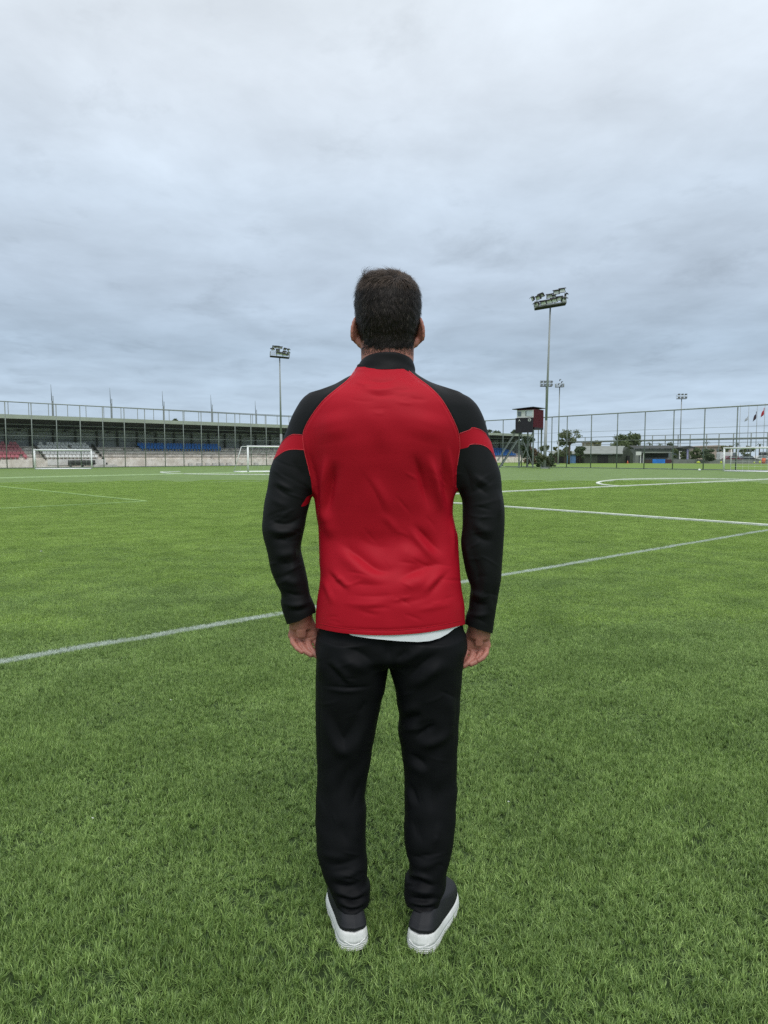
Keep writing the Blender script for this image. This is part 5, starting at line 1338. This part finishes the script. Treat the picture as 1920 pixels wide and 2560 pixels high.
for sx in (-1, 1):
    F.ellipsoid((hx + sx * .009, hy + .106, hz - .05), (.008, .009, .007), .006)
    F.ellipsoid((hx + sx * .045, hy + .075, hz - .045), (.022, .02, .022), .025)      # cheek
    F.ellipsoid((hx + sx * .031, hy + .098, hz - .012), (.014, .012, .010), .008, op='cut')   # eye socket
F.ellipsoid((hx, hy + .098, hz - .082), (.022, .008, .005), .006); F.ellipsoid((hx, hy + .096, hz - .093), (.020, .008, .006), .006)   # lips
for sx, cxp, tilt in ((-1, 891.5, 14), (1, 1047, -14)):                        # ears: flared shell, rim and lobe
    c = at(cxp, 826, 1.962); ft = math.radians(35) * sx
    R1 = np.array(Matrix.Rotation(math.radians(tilt * .55), 3, 'Y') @ Matrix.Rotation(ft, 3, 'Z'))
    F.ellipsoid(c, (.0048, .0205, .0355), .011, rot=R1)
    rimd = R1 @ np.array([0, -1, 0]); upd = R1 @ np.array([0, 0, 1])
    c_ = np.array(c)
    ring = [c_ + rimd * (.020 * math.sin(t)) + upd * (.034 * math.cos(t)) for t in np.linspace(-.4, 2.5, 9)]
    for p, q in zip(ring[:-1], ring[1:]): F.capsule(p, q, .0042, .0042, .003)
    lob = at(cxp - sx * 8.5, 857, 1.962)
    F.ellipsoid(lob, (.0085, .009, .0125), .008)
# hands, palms turned to the rear, fingers curled towards the camera
def hand(F, wr, kn, fingers, thumb, Y, thick):
    w = at(*wr, Y)
    F.capsule(at(wr[0] + (4 if wr[0] < 960 else -4), wr[1] - 36, Y - .01), w, .028, .026, .02)
    for (kx, ky), r in zip(kn, (.0125, .0135, .014, .0135)):
        F.capsule(w + Vector(((kx - wr[0]) * .0004, 0, 0)), at(kx, ky, Y - .003), .017, r, .012)
    for chain, r in zip(fingers, (.0080, .0090, .0094, .0090)):
        pts = [at(x, y, Y + dy) for x, y, dy in chain]
        for i, (p, q) in enumerate(zip(pts[:-1], pts[1:])):
            F.capsule(p, q, r * (1 - .05 * i), r * (1 - .05 * (i + 1)), .0012)
    pts = [at(x, y, Y + dy) for x, y, dy in thumb]
    for i, (p, q) in enumerate(zip(pts[:-1], pts[1:])): F.capsule(p, q, (.017, .0125, .0108)[i], (.0125, .0108, .009)[i], .010 if i == 0 else .004)
HAND_L = dict(wr=(750, 1552), kn=[(731, 1588), (748, 1594), (767, 1596), (785, 1592)], fingers=
     [[(730, 1592, -.006), (733, 1607, -.020), (744, 1621, -.031), (755, 1629, -.036)], [(748, 1599, -.006), (755, 1616, -.023), (767, 1630, -.034), (778, 1637, -.038)],
      [(767, 1601, -.006), (775, 1619, -.023), (787, 1635, -.034), (797, 1643, -.038)], [(786, 1597, -.004), (795, 1618, -.016), (805, 1634, -.025), (812, 1641, -.028)]],
     thumb=[(770, 1560, .0), (793, 1582, .014), (805, 1602, .014), (808, 1618, .006)], Y=1.99, thick=.02)
HAND_R = dict(wr=(1200, 1578), kn=[(1216, 1614), (1201, 1620), (1185, 1620), (1170, 1616)], fingers=
     [[(1217, 1618, -.006), (1215, 1633, -.022), (1206, 1645, -.033), (1196, 1651, -.038)], [(1201, 1624, -.006), (1198, 1642, -.025), (1188, 1655, -.036), (1177, 1660, -.040)],
      [(1184, 1625, -.006), (1180, 1644, -.025), (1169, 1658, -.036), (1159, 1664, -.039)], [(1168, 1622, -.004), (1162, 1642, -.018), (1153, 1655, -.027), (1147, 1660, -.029)]],
     thumb=[(1184, 1584, .0), (1164, 1604, .014), (1154, 1622, .014), (1152, 1636, .006)], Y=1.99, thick=.02)
hand(F, **HAND_L); hand(F, **HAND_R)
V, Q = F.nets()
V = relax(V, Q, 1, .3)
# the hands get a finer skin: subdivide there and draw the vertices onto a finer field
me = mesh_np('body', V, Q); bm = bmesh.new(); bm.from_mesh(me)
zc_l, zc_r = at(750, 1566, 1.99).z, at(1200, 1590, 1.99).z
xl_, xr_ = at(800, 1590, 1.99).x, at(1158, 1610, 1.99).x
def in_hand(c): return (c.x < xl_ + .02 and c.z < zc_l and c.z > zc_l - .14 and abs(c.x) > .13) or (c.x > xr_ - .02 and c.z < zc_r and c.z > zc_r - .14 and c.x > .17)
es = [e for e in bm.edges if in_hand(e.verts[0].co) and in_hand(e.verts[1].co) and min(v.co.y for v in e.verts) > 1.90]
bmesh.ops.subdivide_edges(bm, edges=es, cuts=2, use_grid_fill=True)
bmesh.ops.triangulate(bm, faces=[f for f in bm.faces if len(f.verts) > 4])
bm.to_mesh(me); bm.free()
V = np.empty(len(me.vertices) * 3); me.vertices.foreach_get('co', V); V = V.reshape(-1, 3)
for H, lo, hi, zc in ((HAND_L, (-.29, 1.90, zc_l - .15), (-.11, 2.06, zc_l + .05), zc_l), (HAND_R, (.15, 1.90, zc_r - .15), (.34, 2.06, zc_r + .05), zc_r)):
    FH = Field(lo, hi, .0014); hand(FH, **H)
    lo, hi = np.array(lo) + .004, np.array(hi) - .004
    m = np.all((V > lo) & (V < hi), axis=1) & (V[:, 2] < zc - .002)
    p = V[m]; ok = np.abs(FH.sample(p)) < .012; idx_ = np.flatnonzero(m)[ok]; p = p[ok]
    for _ in range(5):
        v = FH.sample(p); g_ = FH.grad(p); p = p - np.clip(v / ((g_ * g_).sum(1) + .2), -.002, .002)[:, None] * g_
    w_ = np.clip((zc - p[:, 2]) / .01, 0, 1)[:, None]
    V[idx_] = V[idx_] * (1 - w_) + p * w_
me.vertices.foreach_set('co', V.ravel()); me.update()
nn_ = np.empty(len(V) * 3); me.vertex_normals.foreach_get('vector', nn_); nn_ = nn_.reshape(-1, 3)
E4 = lambda pts: [(680 + .1085 * x, 1460 + .1085 * y) for x, y in pts]; E5 = lambda pts: [(1120 + .09645 * x, 1480 + .09645 * y) for x, y in pts]
H_FOLDS = [(E4(q), w, a) for q, w, a in (([(400, 1200), (600, 1265), (800, 1270), (1040, 1180)], 2.2, -2.2), ([(400, 1080), (650, 1060), (900, 1000)], 2.0, -1.2), ([(760, 900), (860, 980), (1040, 1030)], 2.2, -1.5), ([(440, 1375), (620, 1340)], 1.6, -1.2), ([(520, 1470), (670, 1430)], 1.6, -1.2), ([(680, 1420), (800, 1390)], 1.6, -1.2), ([(850, 1420), (980, 1390)], 1.6, -1.2),
      ([(600, 1260), (640, 1400), (740, 1560)], 2.0, -2.4), ([(775, 1280), (840, 1440), (940, 1610)], 2.0, -2.4))] + \
     [(E5(q), w, a) for q, w, a in (([(490, 1410), (650, 1500), (830, 1510), (1060, 1470)], 2.2, -2.2), ([(500, 1240), (650, 1240), (800, 1270)], 2.0, -1.2), ([(860, 1270), (980, 1310), (1090, 1300)], 2.0, -1.4), ([(780, 1080), (800, 1180), (860, 1260)], 2.4, -1.5), ([(560, 1540), (520, 1680), (440, 1780)], 2.0, -2.4), ([(700, 1540), (690, 1650), (560, 1760)], 2.0, -2.4), ([(840, 1580), (760, 1690), (830, 1750)], 2.0, -2.0))]
V = V + nn_ * folds(V, nn_, H_FOLDS)[:, None]
me.vertices.foreach_set('co', V.ravel()); me.update()
body = child(link_mesh('body', me, M_SKIN, man, True))
for sx in (-1, 1):
    bm = bmesh.new(); bmesh.ops.create_uvsphere(bm, u_segments=16, v_segments=10, radius=.0115)
    me = bpy.data.meshes.new('eye'); bm.to_mesh(me); bm.free()
    e = link_mesh('eye', me, M_EYE, man, True, loc=Vector((hx + sx * .031, hy + .084, hz - .012)) - man.location)
    bm = bmesh.new(); bmesh.ops.create_uvsphere(bm, u_segments=12, v_segments=8, radius=.0058)
    me2 = bpy.data.meshes.new('iris'); bm.to_mesh(me2); bm.free(); link_mesh('iris', me2, M_HAIR, e, True, loc=(0, .0066, 0))

# ---------------------------------------------------------------- hair: a shaped cap, then strands over it
F = Field((-.11, 1.84, 1.52), (.13, 2.10, 1.86), .0036)
F.column(HAIR, n=2.15)
V, Q = F.nets(); T = tri(Q); V = relax(V, T, 5, .4); Nn = normals(V, T)
# crown swept to the left, hollow of the whorl, lift at the parting
P = px_of(V)
V = V + Nn * folds(V, Nn, [([(905, 712), (930, 700), (965, 700), (1000, 706)], 9, -3), ([(912, 694), (940, 686), (980, 690)], 9, 3.5), ([(975, 700), (990, 690), (1010, 690)], 7, -3.5)])[:, None]
V = V + Nn * (.0009 * np.sin(P[:, 0] * .21 + 2.0 * np.sin(P[:, 1] * .11)) * np.sin(P[:, 1] * .17 + 2 * np.sin(P[:, 0] * .13)))[:, None]
yk = np.array([-.13, -.075, -.05, -.02, .0, .03, .06, .075, .09, .2]); zk = np.array([868, 867, 862, 849, 820, 800, 760, 720, 716, 716])
zline = np.interp(V[:, 1] - hy, yk, [at(965, y, 1.89 if y > 840 else 1.96).z for y in zk])
wig = .0022 * np.sin(V[:, 0] * 140) + .0015 * np.sin(V[:, 0] * 391)
V, T, _ = split(V, T, zline + wig - V[:, 2])
hair = child(piece('hair', V, T, M_HAIR, man))
hair['label'] = 'short dark brown hair greying at the sides'
Nn = normals(V, T)
tc_ = V[T].mean(1); tn = np.cross(V[T[:, 1]] - V[T[:, 0]], V[T[:, 2]] - V[T[:, 0]]); ar = np.linalg.norm(tn, axis=1); tn /= ar[:, None] + 1e-12
wgt = ar * np.where(tc_[:, 1] < 1.99, 1.0, .35)
who = np.array(at(985, 706, 1.885))
def strands(n, pick, m, name, ln, lift, wdt):
    k = rng.choice(len(T), n, p=wgt * pick(tc_) / (wgt * pick(tc_)).sum())
    u = rng.random((n, 2)); f = u.sum(1) > 1; u[f] = 1 - u[f]
    a, b, c = V[T[k, 0]], V[T[k, 1]], V[T[k, 2]]
    p = a + (b - a) * u[:, :1] + (c - a) * u[:, 1:]; nn = tn[k]
    top = np.clip((p[:, 2] - (hz + .03)) / .05, 0, 1)[:, None]
    flow = (p - who); flow /= np.linalg.norm(flow, axis=1)[:, None] + 1e-9
    sweep = np.array([-.9, -.1, .06])
    d = (flow * .8 + sweep * .9) * top + (flow * .35 + np.array([0, 0, -1.0])) * (1 - top)
    d += rng.normal(0, .17, d.shape)
    d -= nn * (d * nn).sum(1)[:, None]; d /= np.linalg.norm(d, axis=1)[:, None] + 1e-9
    L = rng.uniform(*ln, n)[:, None] * (1 + .9 * top) * np.clip((p[:, 2:] - at(965, 872, 1.9).z) / .06, .3, 1); lf = rng.uniform(*lift, n)[:, None] * (1 + .2 * top)
    p0 = p - nn * .001; p1 = p + d * L * .5 + nn * lf; p2 = p + d * L + nn * lf * .7 - np.array([0, 0, .001])
    sd2 = np.cross(d, nn); w = wdt * rng.uniform(.6, 1.2, n)[:, None]
    VV = np.concatenate([p0 - sd2 * w, p0 + sd2 * w, p1 - sd2 * w * .8, p1 + sd2 * w * .8, p2]); i = np.arange(n)
    me = bpy.data.meshes.new(name)
    FF = np.concatenate([np.stack([i, i + n, i + 3*n, i + 2*n], 1)]).tolist() + np.stack([i + 2*n, i + 3*n, i + 4*n], 1).tolist()
    me.from_pydata(VV.tolist(), [], FF); me.update()
    o = link_mesh(name, me, m, hair, True); o['kind'] = 'stuff'
    return o
side = lambda c: .25 + np.clip(np.abs(c[:, 0] - hx) / .07, 0, 1)**2 * np.clip((hz + .035 - c[:, 2]) / .05, 0, 1)
strands(11000, lambda c: np.ones(len(c)), M_HAIR, 'hair_strands', (.010, .018), (.001, .003), .00035)
M_MIDHAIR = mat('mid_brown_hair', (.026, .018, .013), .5, .4, 60, spec=.25)
strands(2600, lambda c: np.ones(len(c)), M_MIDHAIR, 'hair_strands', (.009, .017), (.001, .0035), .00032)
strands(1500, lambda c: np.clip((at(965, 842, 1.89).z - c[:, 2]) / .01, 0, 1) + 1e-6, M_HAIR, 'hair_strands', (.020, .045), (.0002, .001), .00028)
strands(900, side, M_GREYHAIR, 'hair_strands', (.008, .015), (.0015, .003), .00026)
strands(6500, lambda c: np.clip((c[:, 2] - (hz + .028)) / .03, 0.001, 1), M_TOPHAIR, 'hair_strands', (.016, .028), (.0015, .0035), .00045)
n = 2600; zz = at(965, 862, 1.89).z - rng.random(n)**1.7 * .020; an = rng.uniform(-1.35, 1.35, n)
T_ = NECK; g_ = [np.interp(zz, T_[0], T_[i]) for i in range(1, 6)]
p = np.stack([(g_[0] + g_[1]) / 2 + (g_[1] - g_[0]) / 2 * np.sin(an), g_[2] - g_[4] * np.cos(an), zz], 1); nn = np.stack([np.sin(an), -np.cos(an), np.zeros(n)], 1)
p1 = p + nn * .0012 + np.stack([np.zeros(n), np.zeros(n), -rng.uniform(.002, .005, n)], 1); sd2 = np.stack([np.cos(an), np.sin(an), np.zeros(n)], 1) * .00025; i = np.arange(n)
o = link_mesh('nape_stubble', mesh_np('nape_stubble', np.concatenate([p - sd2, p + sd2, p1]), np.stack([i, i + n, i + 2*n], 1)), M_HAIR, hair); o['kind'] = 'stuff'
# a windblown tuft at the upper left
mb = MB()
for k in range(46):
    b = at(rng.uniform(908, 945), rng.uniform(688, 700), 1.93 + rng.uniform(-.03, .03)); s_ = rng.uniform(.5, 1.1)
    q = [b, b + Vector((-.006 * s_, 0, .010 * s_)), b + Vector((-.004 * s_ + rng.uniform(-.002, .003), 0, .019 * s_)), b + Vector((.004 * s_ + rng.uniform(-.003, .006), 0, .026 * s_))]
    for i in range(3): mb.tube(q[i], q[i+1], .0005 - .00013 * i, .0005 - .00013 * (i + 1), 3, False)
t_ = mb.build('hair_tuft', M_TOPHAIR, hair); t_['kind'] = 'stuff'

# ---------------------------------------------------------------- shoes
def foot_outline(n=56):
    """right-foot plan: x across (+ = outer side), y forward, heel at 0, length 1 (unit width .5 = half)"""
    tt = [0, .03, .08, .2, .35, .5, .65, .78, .88, .95, 1.0]
    o_ = [.0, .30, .40, .44, .45, .50, .54, .52, .42, .27, .0]; i_ = [.0, .30, .39, .41, .38, .39, .45, .46, .40, .28, .0]
    t = .5 - .5 * np.cos(np.linspace(0, math.pi, n // 2 + 1))
    xo, xi = np.interp(t, tt, o_), np.interp(t, tt, i_)
    return np.concatenate([np.stack([xo, t], 1), np.stack([-xi[1:-1], t[1:-1]], 1)[::-1]])
def stack(layers, name, m, parent, mirror, bev=None):
    """layers: (fn outline -> (x, y), fn z) giving closed rings of equal count"""
    O = foot_outline(); n = len(O); vs, fs = [], []
    for fx, fz in layers:
        X, Yy = fx(O); Z = fz(O[:, 1], O[:, 0])
        vs += [((-x if mirror else x), y, z) for x, y, z in zip(X, Yy, Z)]
    L = len(layers)
    for k in range(L - 1):
        for j in range(n): fs.append((k*n + j, k*n + (j+1) % n, (k+1)*n + (j+1) % n, (k+1)*n + j))
    fs.append(tuple(range(n - 1, -1, -1))); fs.append(tuple(range((L-1)*n, L*n)))
    me = bpy.data.meshes.new(name); me.from_pydata(vs, [], fs); me.update()
    bm = bmesh.new(); bm.from_mesh(me); bmesh.ops.recalc_face_normals(bm, faces=bm.faces); bm.to_mesh(me); bm.free()
    return link_mesh(name, me, m, parent, True)
SL, SWD = .288, .098
def make_shoe(px, py, yaw, mirror):
    g = on_ground(px, py)
    root = bpy.data.objects.new('shoe', None); SC.collection.objects.link(root); root.parent = man
    root.location = g - man.location + Vector((0, 0, .008)); root.rotation_euler = (0, 0, -math.radians(yaw)); root.empty_display_size = .1
    soletop = lambda t: np.interp(t, [0, .02, .06, .12, .3, .5, .8, 1], [.050, .051, .054, .054, .046, .038, .034, .040])
    def lay(f, off, toe=0.0):
        ox = lambda O: (O[:, 0] * SWD + np.sign(O[:, 0]) * off * np.clip(np.abs(O[:, 0]) * 4, 0, 1), O[:, 1] * SL + np.where(O[:, 1] < .3, -off * np.clip(1 - O[:, 1] / .12, 0, 1), off * np.clip((O[:, 1] - .85) / .15, 0, 1)))
        oz = lambda t, x: f * soletop(t) + .016 * np.clip((t - .8) / .2, 0, 1)**2 * (1 - f)
        return (ox, oz)
    rib = [(.0, -.006), (.02, -.001), (.06, .0003), (.085, -.0010), (.11, -.0010), (.135, .0004), (.175, .0006), (.20, -.0009), (.225, -.0009), (.25, .0007), (.29, .0008), (.315, -.0007), (.34, -.0007), (.365, .001), (.41, .001), (.435, -.0006), (.46, -.0005), (.49, .001), (.62, .0), (.80, -.0015), (.93, -.003), (.99, -.005), (1.0, -.009)]
    stack([lay(f, o) for f, o in rib], 'sole', M_SOLE, root, mirror)
    # heel cup moulding
    # upper: rings rising from the welt to the ankle collar
    ups = []
    for z, wsc, front, back in ((.026, .93, .985, .012), (.045, .95, .98, .004), (.056, .93, .965, .002), (.066, .90, .93, .008), (.074, .86, .86, .025), (.081, .81, .76, .05), (.087, .75, .66, .08), (.092, .70, .58, .10), (.096, .64, .52, .12), (.097, .58, .49, .14), (.092, .50, .46, .17)):
        ox = lambda O, w=wsc, fr=front, bk=back: (O[:, 0] * SWD * w * (1 + .0 * O[:, 1]), (bk + O[:, 1] * (fr - bk)) * SL)
        oz = lambda t, x, z=z: z + np.where(z < .06, np.interp(t, [0, .3, 1], [.018, .004, 0.0]), 0) * (1 if z < .05 else .6) + .010 * np.clip((t - .1) / .5, 0, 1) * (z > .1) - .012 * np.clip(1 - np.abs(t - .25) / .2, 0, 1) * (z > .1)
        ups.append((ox, oz))
    up = stack(ups, 'shoe_upper', M_UPPER, root, mirror)
    s_ = up.modifiers.new('subdivision', 'SUBSURF'); s_.levels = 1; s_.render_levels = 1
    mb = MB()
    # moulded arc on the heel and a stitched overlay line
    O = foot_outline(); O = O[np.argsort(O[:, 0])]; O = O[(O[:, 1] < .035)]
    pts = [((-1 if mirror else 1) * x * SWD * 1.018 for x in ())] if False else []
    for x, t in O:
        a = abs(x) / .40
        pts.append(((-x if mirror else x) * SWD * 1.02, t * SL - .0012, min(.020 + .022 * a**2.2, .042)))
    mb.path(pts, .0014, 5); mb.build('heel_moulding', M_SOLE, root)
    return root
make_shoe(888, 2388, -11.5, True)
make_shoe(1045, 2393, 21, False)
# ================================================================== turf blades
def blade_material(name, bd, bp, rough):
    m = bpy.data.materials.new(name); m.use_nodes = True; nt = m.node_tree; n = nt.nodes; L = nt.links
    p = n['Principled BSDF']; p.inputs['Roughness'].default_value = rough; p.inputs['Specular IOR Level'].default_value = .45
    c, g, rampc, noise = turf_nodes(nt, False)
    at_ = n.new('ShaderNodeAttribute'); at_.attribute_name = 'hue'
    tint = rampc(at_.outputs['Fac'], bd, bp, 0.0, 1.0)
    mx = n.new('ShaderNodeMix'); mx.data_type = 'RGBA'; mx.blend_type = 'MULTIPLY'; mx.inputs[0].default_value = 1.0
    L.new(c, mx.inputs[6]); L.new(tint, mx.inputs[7])
    # the touchline: fibres that are white where they stand inside the line
    a, b = LINE_NEAR; d = (b - a).normalized(); nn = Vector((-d.y, d.x, 0))
    dp = n.new('ShaderNodeVectorMath'); dp.operation = 'DOT_PRODUCT'; dp.inputs[1].default_value = nn
    L.new(g.outputs['Position'], dp.inputs[0])
    sb_ = n.new('ShaderNodeMath'); sb_.operation = 'SUBTRACT'; sb_.inputs[1].default_value = nn.dot(a); L.new(dp.outputs['Value'], sb_.inputs[0])
    ab = n.new('ShaderNodeMath'); ab.operation = 'ABSOLUTE'; L.new(sb_.outputs[0], ab.inputs[0])
    mr = n.new('ShaderNodeMapRange'); mr.inputs[1].default_value = .045; mr.inputs[2].default_value = .062; mr.inputs[3].default_value = 1; mr.inputs[4].default_value = 0
    L.new(ab.outputs[0], mr.inputs[0])
    wr = n.new('ShaderNodeMapRange'); wr.inputs[1].default_value = .30; wr.inputs[2].default_value = .5; wr.inputs[3].default_value = .45; wr.inputs[4].default_value = 1.0
    L.new(noise(7, detail=4), wr.inputs[0])
    ml = n.new('ShaderNodeMath'); ml.operation = 'MULTIPLY'; L.new(mr.outputs[0], ml.inputs[0]); L.new(wr.outputs[0], ml.inputs[1])
    m2 = n.new('ShaderNodeMix'); m2.data_type = 'RGBA'; L.new(ml.outputs[0], m2.inputs[0]); L.new(mx.outputs[2], m2.inputs[6]); m2.inputs[7].default_value = (.56, .64, .56, 1)
    L.new(m2.outputs[2], p.inputs['Base Color'])
    tr = n.new('ShaderNodeBsdfTranslucent'); ms = n.new('ShaderNodeMixShader'); ms.inputs[0].default_value = .30
    o = [k for k in n if k.type == 'OUTPUT_MATERIAL'][0]
    L.new(m2.outputs[2], tr.inputs[0]); L.new(p.outputs[0], ms.inputs[1]); L.new(tr.outputs[0], ms.inputs[2]); L.new(ms.outputs[0], o.inputs[0])
    return m
M_BLADE = blade_material('turf_blade', (.42, .52, .55), (2.9, 2.5, 3.5), .45)
M_SWATH = blade_material('turf_blade_sheen', (1.22, 1.18, 1.15), (2.45, 2.15, 2.35), .45)  # mid-field fibres: sheen at grazing view is put into the brighter colour
def blade_patch(name, size, n, h, w, seed, m):
    r = np.random.default_rng(seed)
    # stitched tufts: a few fibres fan out from every needle hole
    per = 8; nt_ = n // per
    q = r.normal(0, size * .30, (nt_, 2)); x0, y0 = q[:, 0], q[:, 1]
    td = r.uniform(0, 6.283, nt_); tl = np.abs(r.normal(.25, .25, nt_))
    x, y = np.repeat(x0, per), np.repeat(y0, per); n = nt_ * per
    fa = r.uniform(0, 6.283, n); fl = np.abs(r.normal(.38, .22, n)) + .05
    vx = np.cos(fa) * fl + np.repeat(np.cos(td) * tl, per); vy = np.sin(fa) * fl + np.repeat(np.sin(td) * tl, per)
    la = np.arctan2(vy, vx); x = x + np.cos(fa) * w * 1.6; y = y + np.sin(fa) * w * 1.6
    lean = np.clip(np.hypot(vx, vy), .05, 1.25); hh = h * r.uniform(.55, 1.15, n); ww = w * r.uniform(.7, 1.2, n)
    dx, dy = np.cos(la), np.sin(la)
    tw = la + math.pi / 2 + r.normal(0, .7, n); sx, sy = np.cos(tw) * ww / 2, np.sin(tw) * ww / 2
    def pt(f, side, ws):
        b = lean * hh * (f ** 1.6) ; z = hh * (f - .28 * lean * f ** 2)
        return np.stack([x + dx * b + side * sx * ws, y + dy * b + side * sy * ws, z], 1)
    V = np.concatenate([pt(0, -1, 1), pt(0, 1, 1), pt(.55, -1, .9), pt(.55, 1, .9), pt(1, 0, 0)]); i = np.arange(n)
    F = np.stack([i, i + n, i + 3*n, i + 2*n], 1).tolist() + np.stack([i + 2*n, i + 3*n, i + 4*n], 1).tolist()
    me = bpy.data.meshes.new(name); me.from_pydata(V.tolist(), [], F); me.update()
    hue = np.clip(r.beta(1.4, 2.5, n) + .0, 0, 1); at_ = me.attributes.new('hue', 'FLOAT', 'POINT'); at_.data.foreach_set('value', np.tile(hue, 5).astype(np.float32))
    me.materials.append(m)
    return bpy.data.objects.new(name, me)
def scatter(name, patches, pts, rot, scl, idx, label=None):
    me = bpy.data.meshes.new(name); me.from_pydata(pts.tolist(), [], []); me.update()
    for nm, ty, arr in (('rot', 'FLOAT_VECTOR', rot), ('scl', 'FLOAT_VECTOR', scl)):
        a = me.attributes.new(nm, ty, 'POINT'); a.data.foreach_set('vector', arr.astype(np.float32).ravel())
    a = me.attributes.new('idx', 'INT', 'POINT'); a.data.foreach_set('value', idx.astype(np.int32))
    o = bpy.data.objects.new(name, me); SC.collection.objects.link(o); put(o, kind='stuff')
    col = bpy.data.collections.new(name + '_patches')
    for p in patches: col.objects.link(p)
    ng = bpy.data.node_groups.new(name, 'GeometryNodeTree'); ng.is_modifier = True
    ng.interface.new_socket('Geometry', in_out='INPUT', socket_type='NodeSocketGeometry'); ng.interface.new_socket('Geometry', in_out='OUTPUT', socket_type='NodeSocketGeometry')
    i_, o_ = ng.nodes.new('NodeGroupInput'), ng.nodes.new('NodeGroupOutput')
    ci = ng.nodes.new('GeometryNodeCollectionInfo'); ci.inputs['Collection'].default_value = col; ci.inputs['Separate Children'].default_value = True; ci.inputs['Reset Children'].default_value = True
    ip = ng.nodes.new('GeometryNodeInstanceOnPoints'); ip.inputs['Pick Instance'].default_value = True
    def attr(nm, ty):
        a = ng.nodes.new('GeometryNodeInputNamedAttribute'); a.data_type = ty; a.inputs['Name'].default_value = nm; return a.outputs['Attribute']
    ng.links.new(i_.outputs[0], ip.inputs['Points']); ng.links.new(ci.outputs[0], ip.inputs['Instance'])
    ng.links.new(attr('idx', 'INT'), ip.inputs['Instance Index']); ng.links.new(attr('rot', 'FLOAT_VECTOR'), ip.inputs['Rotation']); ng.links.new(attr('scl', 'FLOAT_VECTOR'), ip.inputs['Scale'])
    ng.links.new(ip.outputs[0], o_.inputs[0])
    md = o.modifiers.new('blades', 'NODES'); md.node_group = ng
    return o
def wedge(y0, y1, step, margin):
    P_ = []
    for y in np.arange(y0, y1, step):
        hw = .56 * max(y, 0) + margin
        xs = np.arange(-hw, hw, step); P_.append(np.stack([xs, np.full_like(xs, y)], 1))
    p = np.concatenate(P_); return p + rng.uniform(-.3, .3, p.shape) * step
def field(name, patches, p, tilt, smin, smax):
    n = len(p)
    rot = np.stack([rng.normal(0, tilt, n), rng.normal(0, tilt, n), rng.uniform(0, 6.283, n)], 1)
    # worn and fuller places: slow variation of pile height over the pitch
    q = np.sin(p[:, 0] * 2.1 + 1.3 * np.sin(p[:, 1] * 1.7)) * np.sin(p[:, 1] * 2.6 + 1.1 * np.sin(p[:, 0] * 1.9 + 1))
    w_ = np.sin(p[:, 0] * 5.3 + 2 * np.sin(p[:, 1] * 3.1 + .7)) * np.sin(p[:, 1] * 6.1 + 2 * np.sin(p[:, 0] * 2.7)) * np.sin(p[:, 0] * 1.3 + p[:, 1] * .9)
    s = rng.uniform(smin, smax, n) * (1 + .16 * q) * np.where(w_ > .42, .62, 1.0); xy = rng.uniform(.95, 1.1, n)
    return scatter(name, patches, np.concatenate([p, np.full((n, 1), .001)], 1), rot, np.stack([xy, xy, s], 1), rng.integers(0, len(patches), n))
# dark rubber and thatch under the near pile
hw0 = .56 * 9 + 2.5
sheet('turf_base', [(-1.45, .42), (1.45, .42), (.56 * 24 + 1.3, 24), (-.56 * 24 - 1.3, 24)], .003, M_INFILL)
def fade(p, a0, a1, b0, b1):
    d = np.hypot(p[:, 0], p[:, 1]); k = np.clip((d - a0) / (a1 - a0), 0, 1) * np.clip((b1 - d) / (b1 - b0), 0, 1)
    return p[rng.random(len(p)) < k]
near = [blade_patch('turf_tuft', .30, 2200, .029, .0020, 100 + k, M_BLADE) for k in range(7)]
field('turf_grass', near, fade(wedge(.5, 11.5, .17, 1.6), -1, 0, 8.5, 12), .012, .85, 1.15)
mid = [blade_patch('turf_swath', .70, 5200, .031, .0034, 200 + k, M_SWATH) for k in range(6)]
field('turf_grass', mid, fade(wedge(5.0, 40, .38, 2.0), 5.0, 8.5, 30, 42), .008, .9, 1.1)

# scraps of litter on the pitch
M_PAPER = mat('white_paper', (.72, .73, .72), .7, .05, 20)
for px, py, sz, lab in ((103, 1378, .03, 'tiny white paper scrap on the turf at the far left'), (427, 1750, .012, 'small white scrap on the turf left of the man, nearer than the white line'),
                        (232, 2045, .010, 'curled white scrap on the turf at lower left'), (1271, 2004, .008, 'tiny white scrap on the turf right of the man')):
    g0 = on_ground(px, py, .03); vs, fs = [], []
    for i in range(5):
        for j in range(3): vs.append((sz * (i / 4 - .5), sz * .5 * (j / 2 - .5) + .1 * sz * math.sin(i * 2), .22 * sz * math.sin(i * 1.3 + j)))
    for i in range(4):
        for j in range(2): fs.append((i*3 + j, i*3 + j + 1, i*3 + j + 4, i*3 + j + 3))
    o = MB().add(vs, fs).build('paper_scrap', M_PAPER, None, loc=g0, rz=rng.uniform(0, 3)); so = o.modifiers.new('thickness', 'SOLIDIFY'); so.thickness = .0006
    put(o, lab, 'litter')
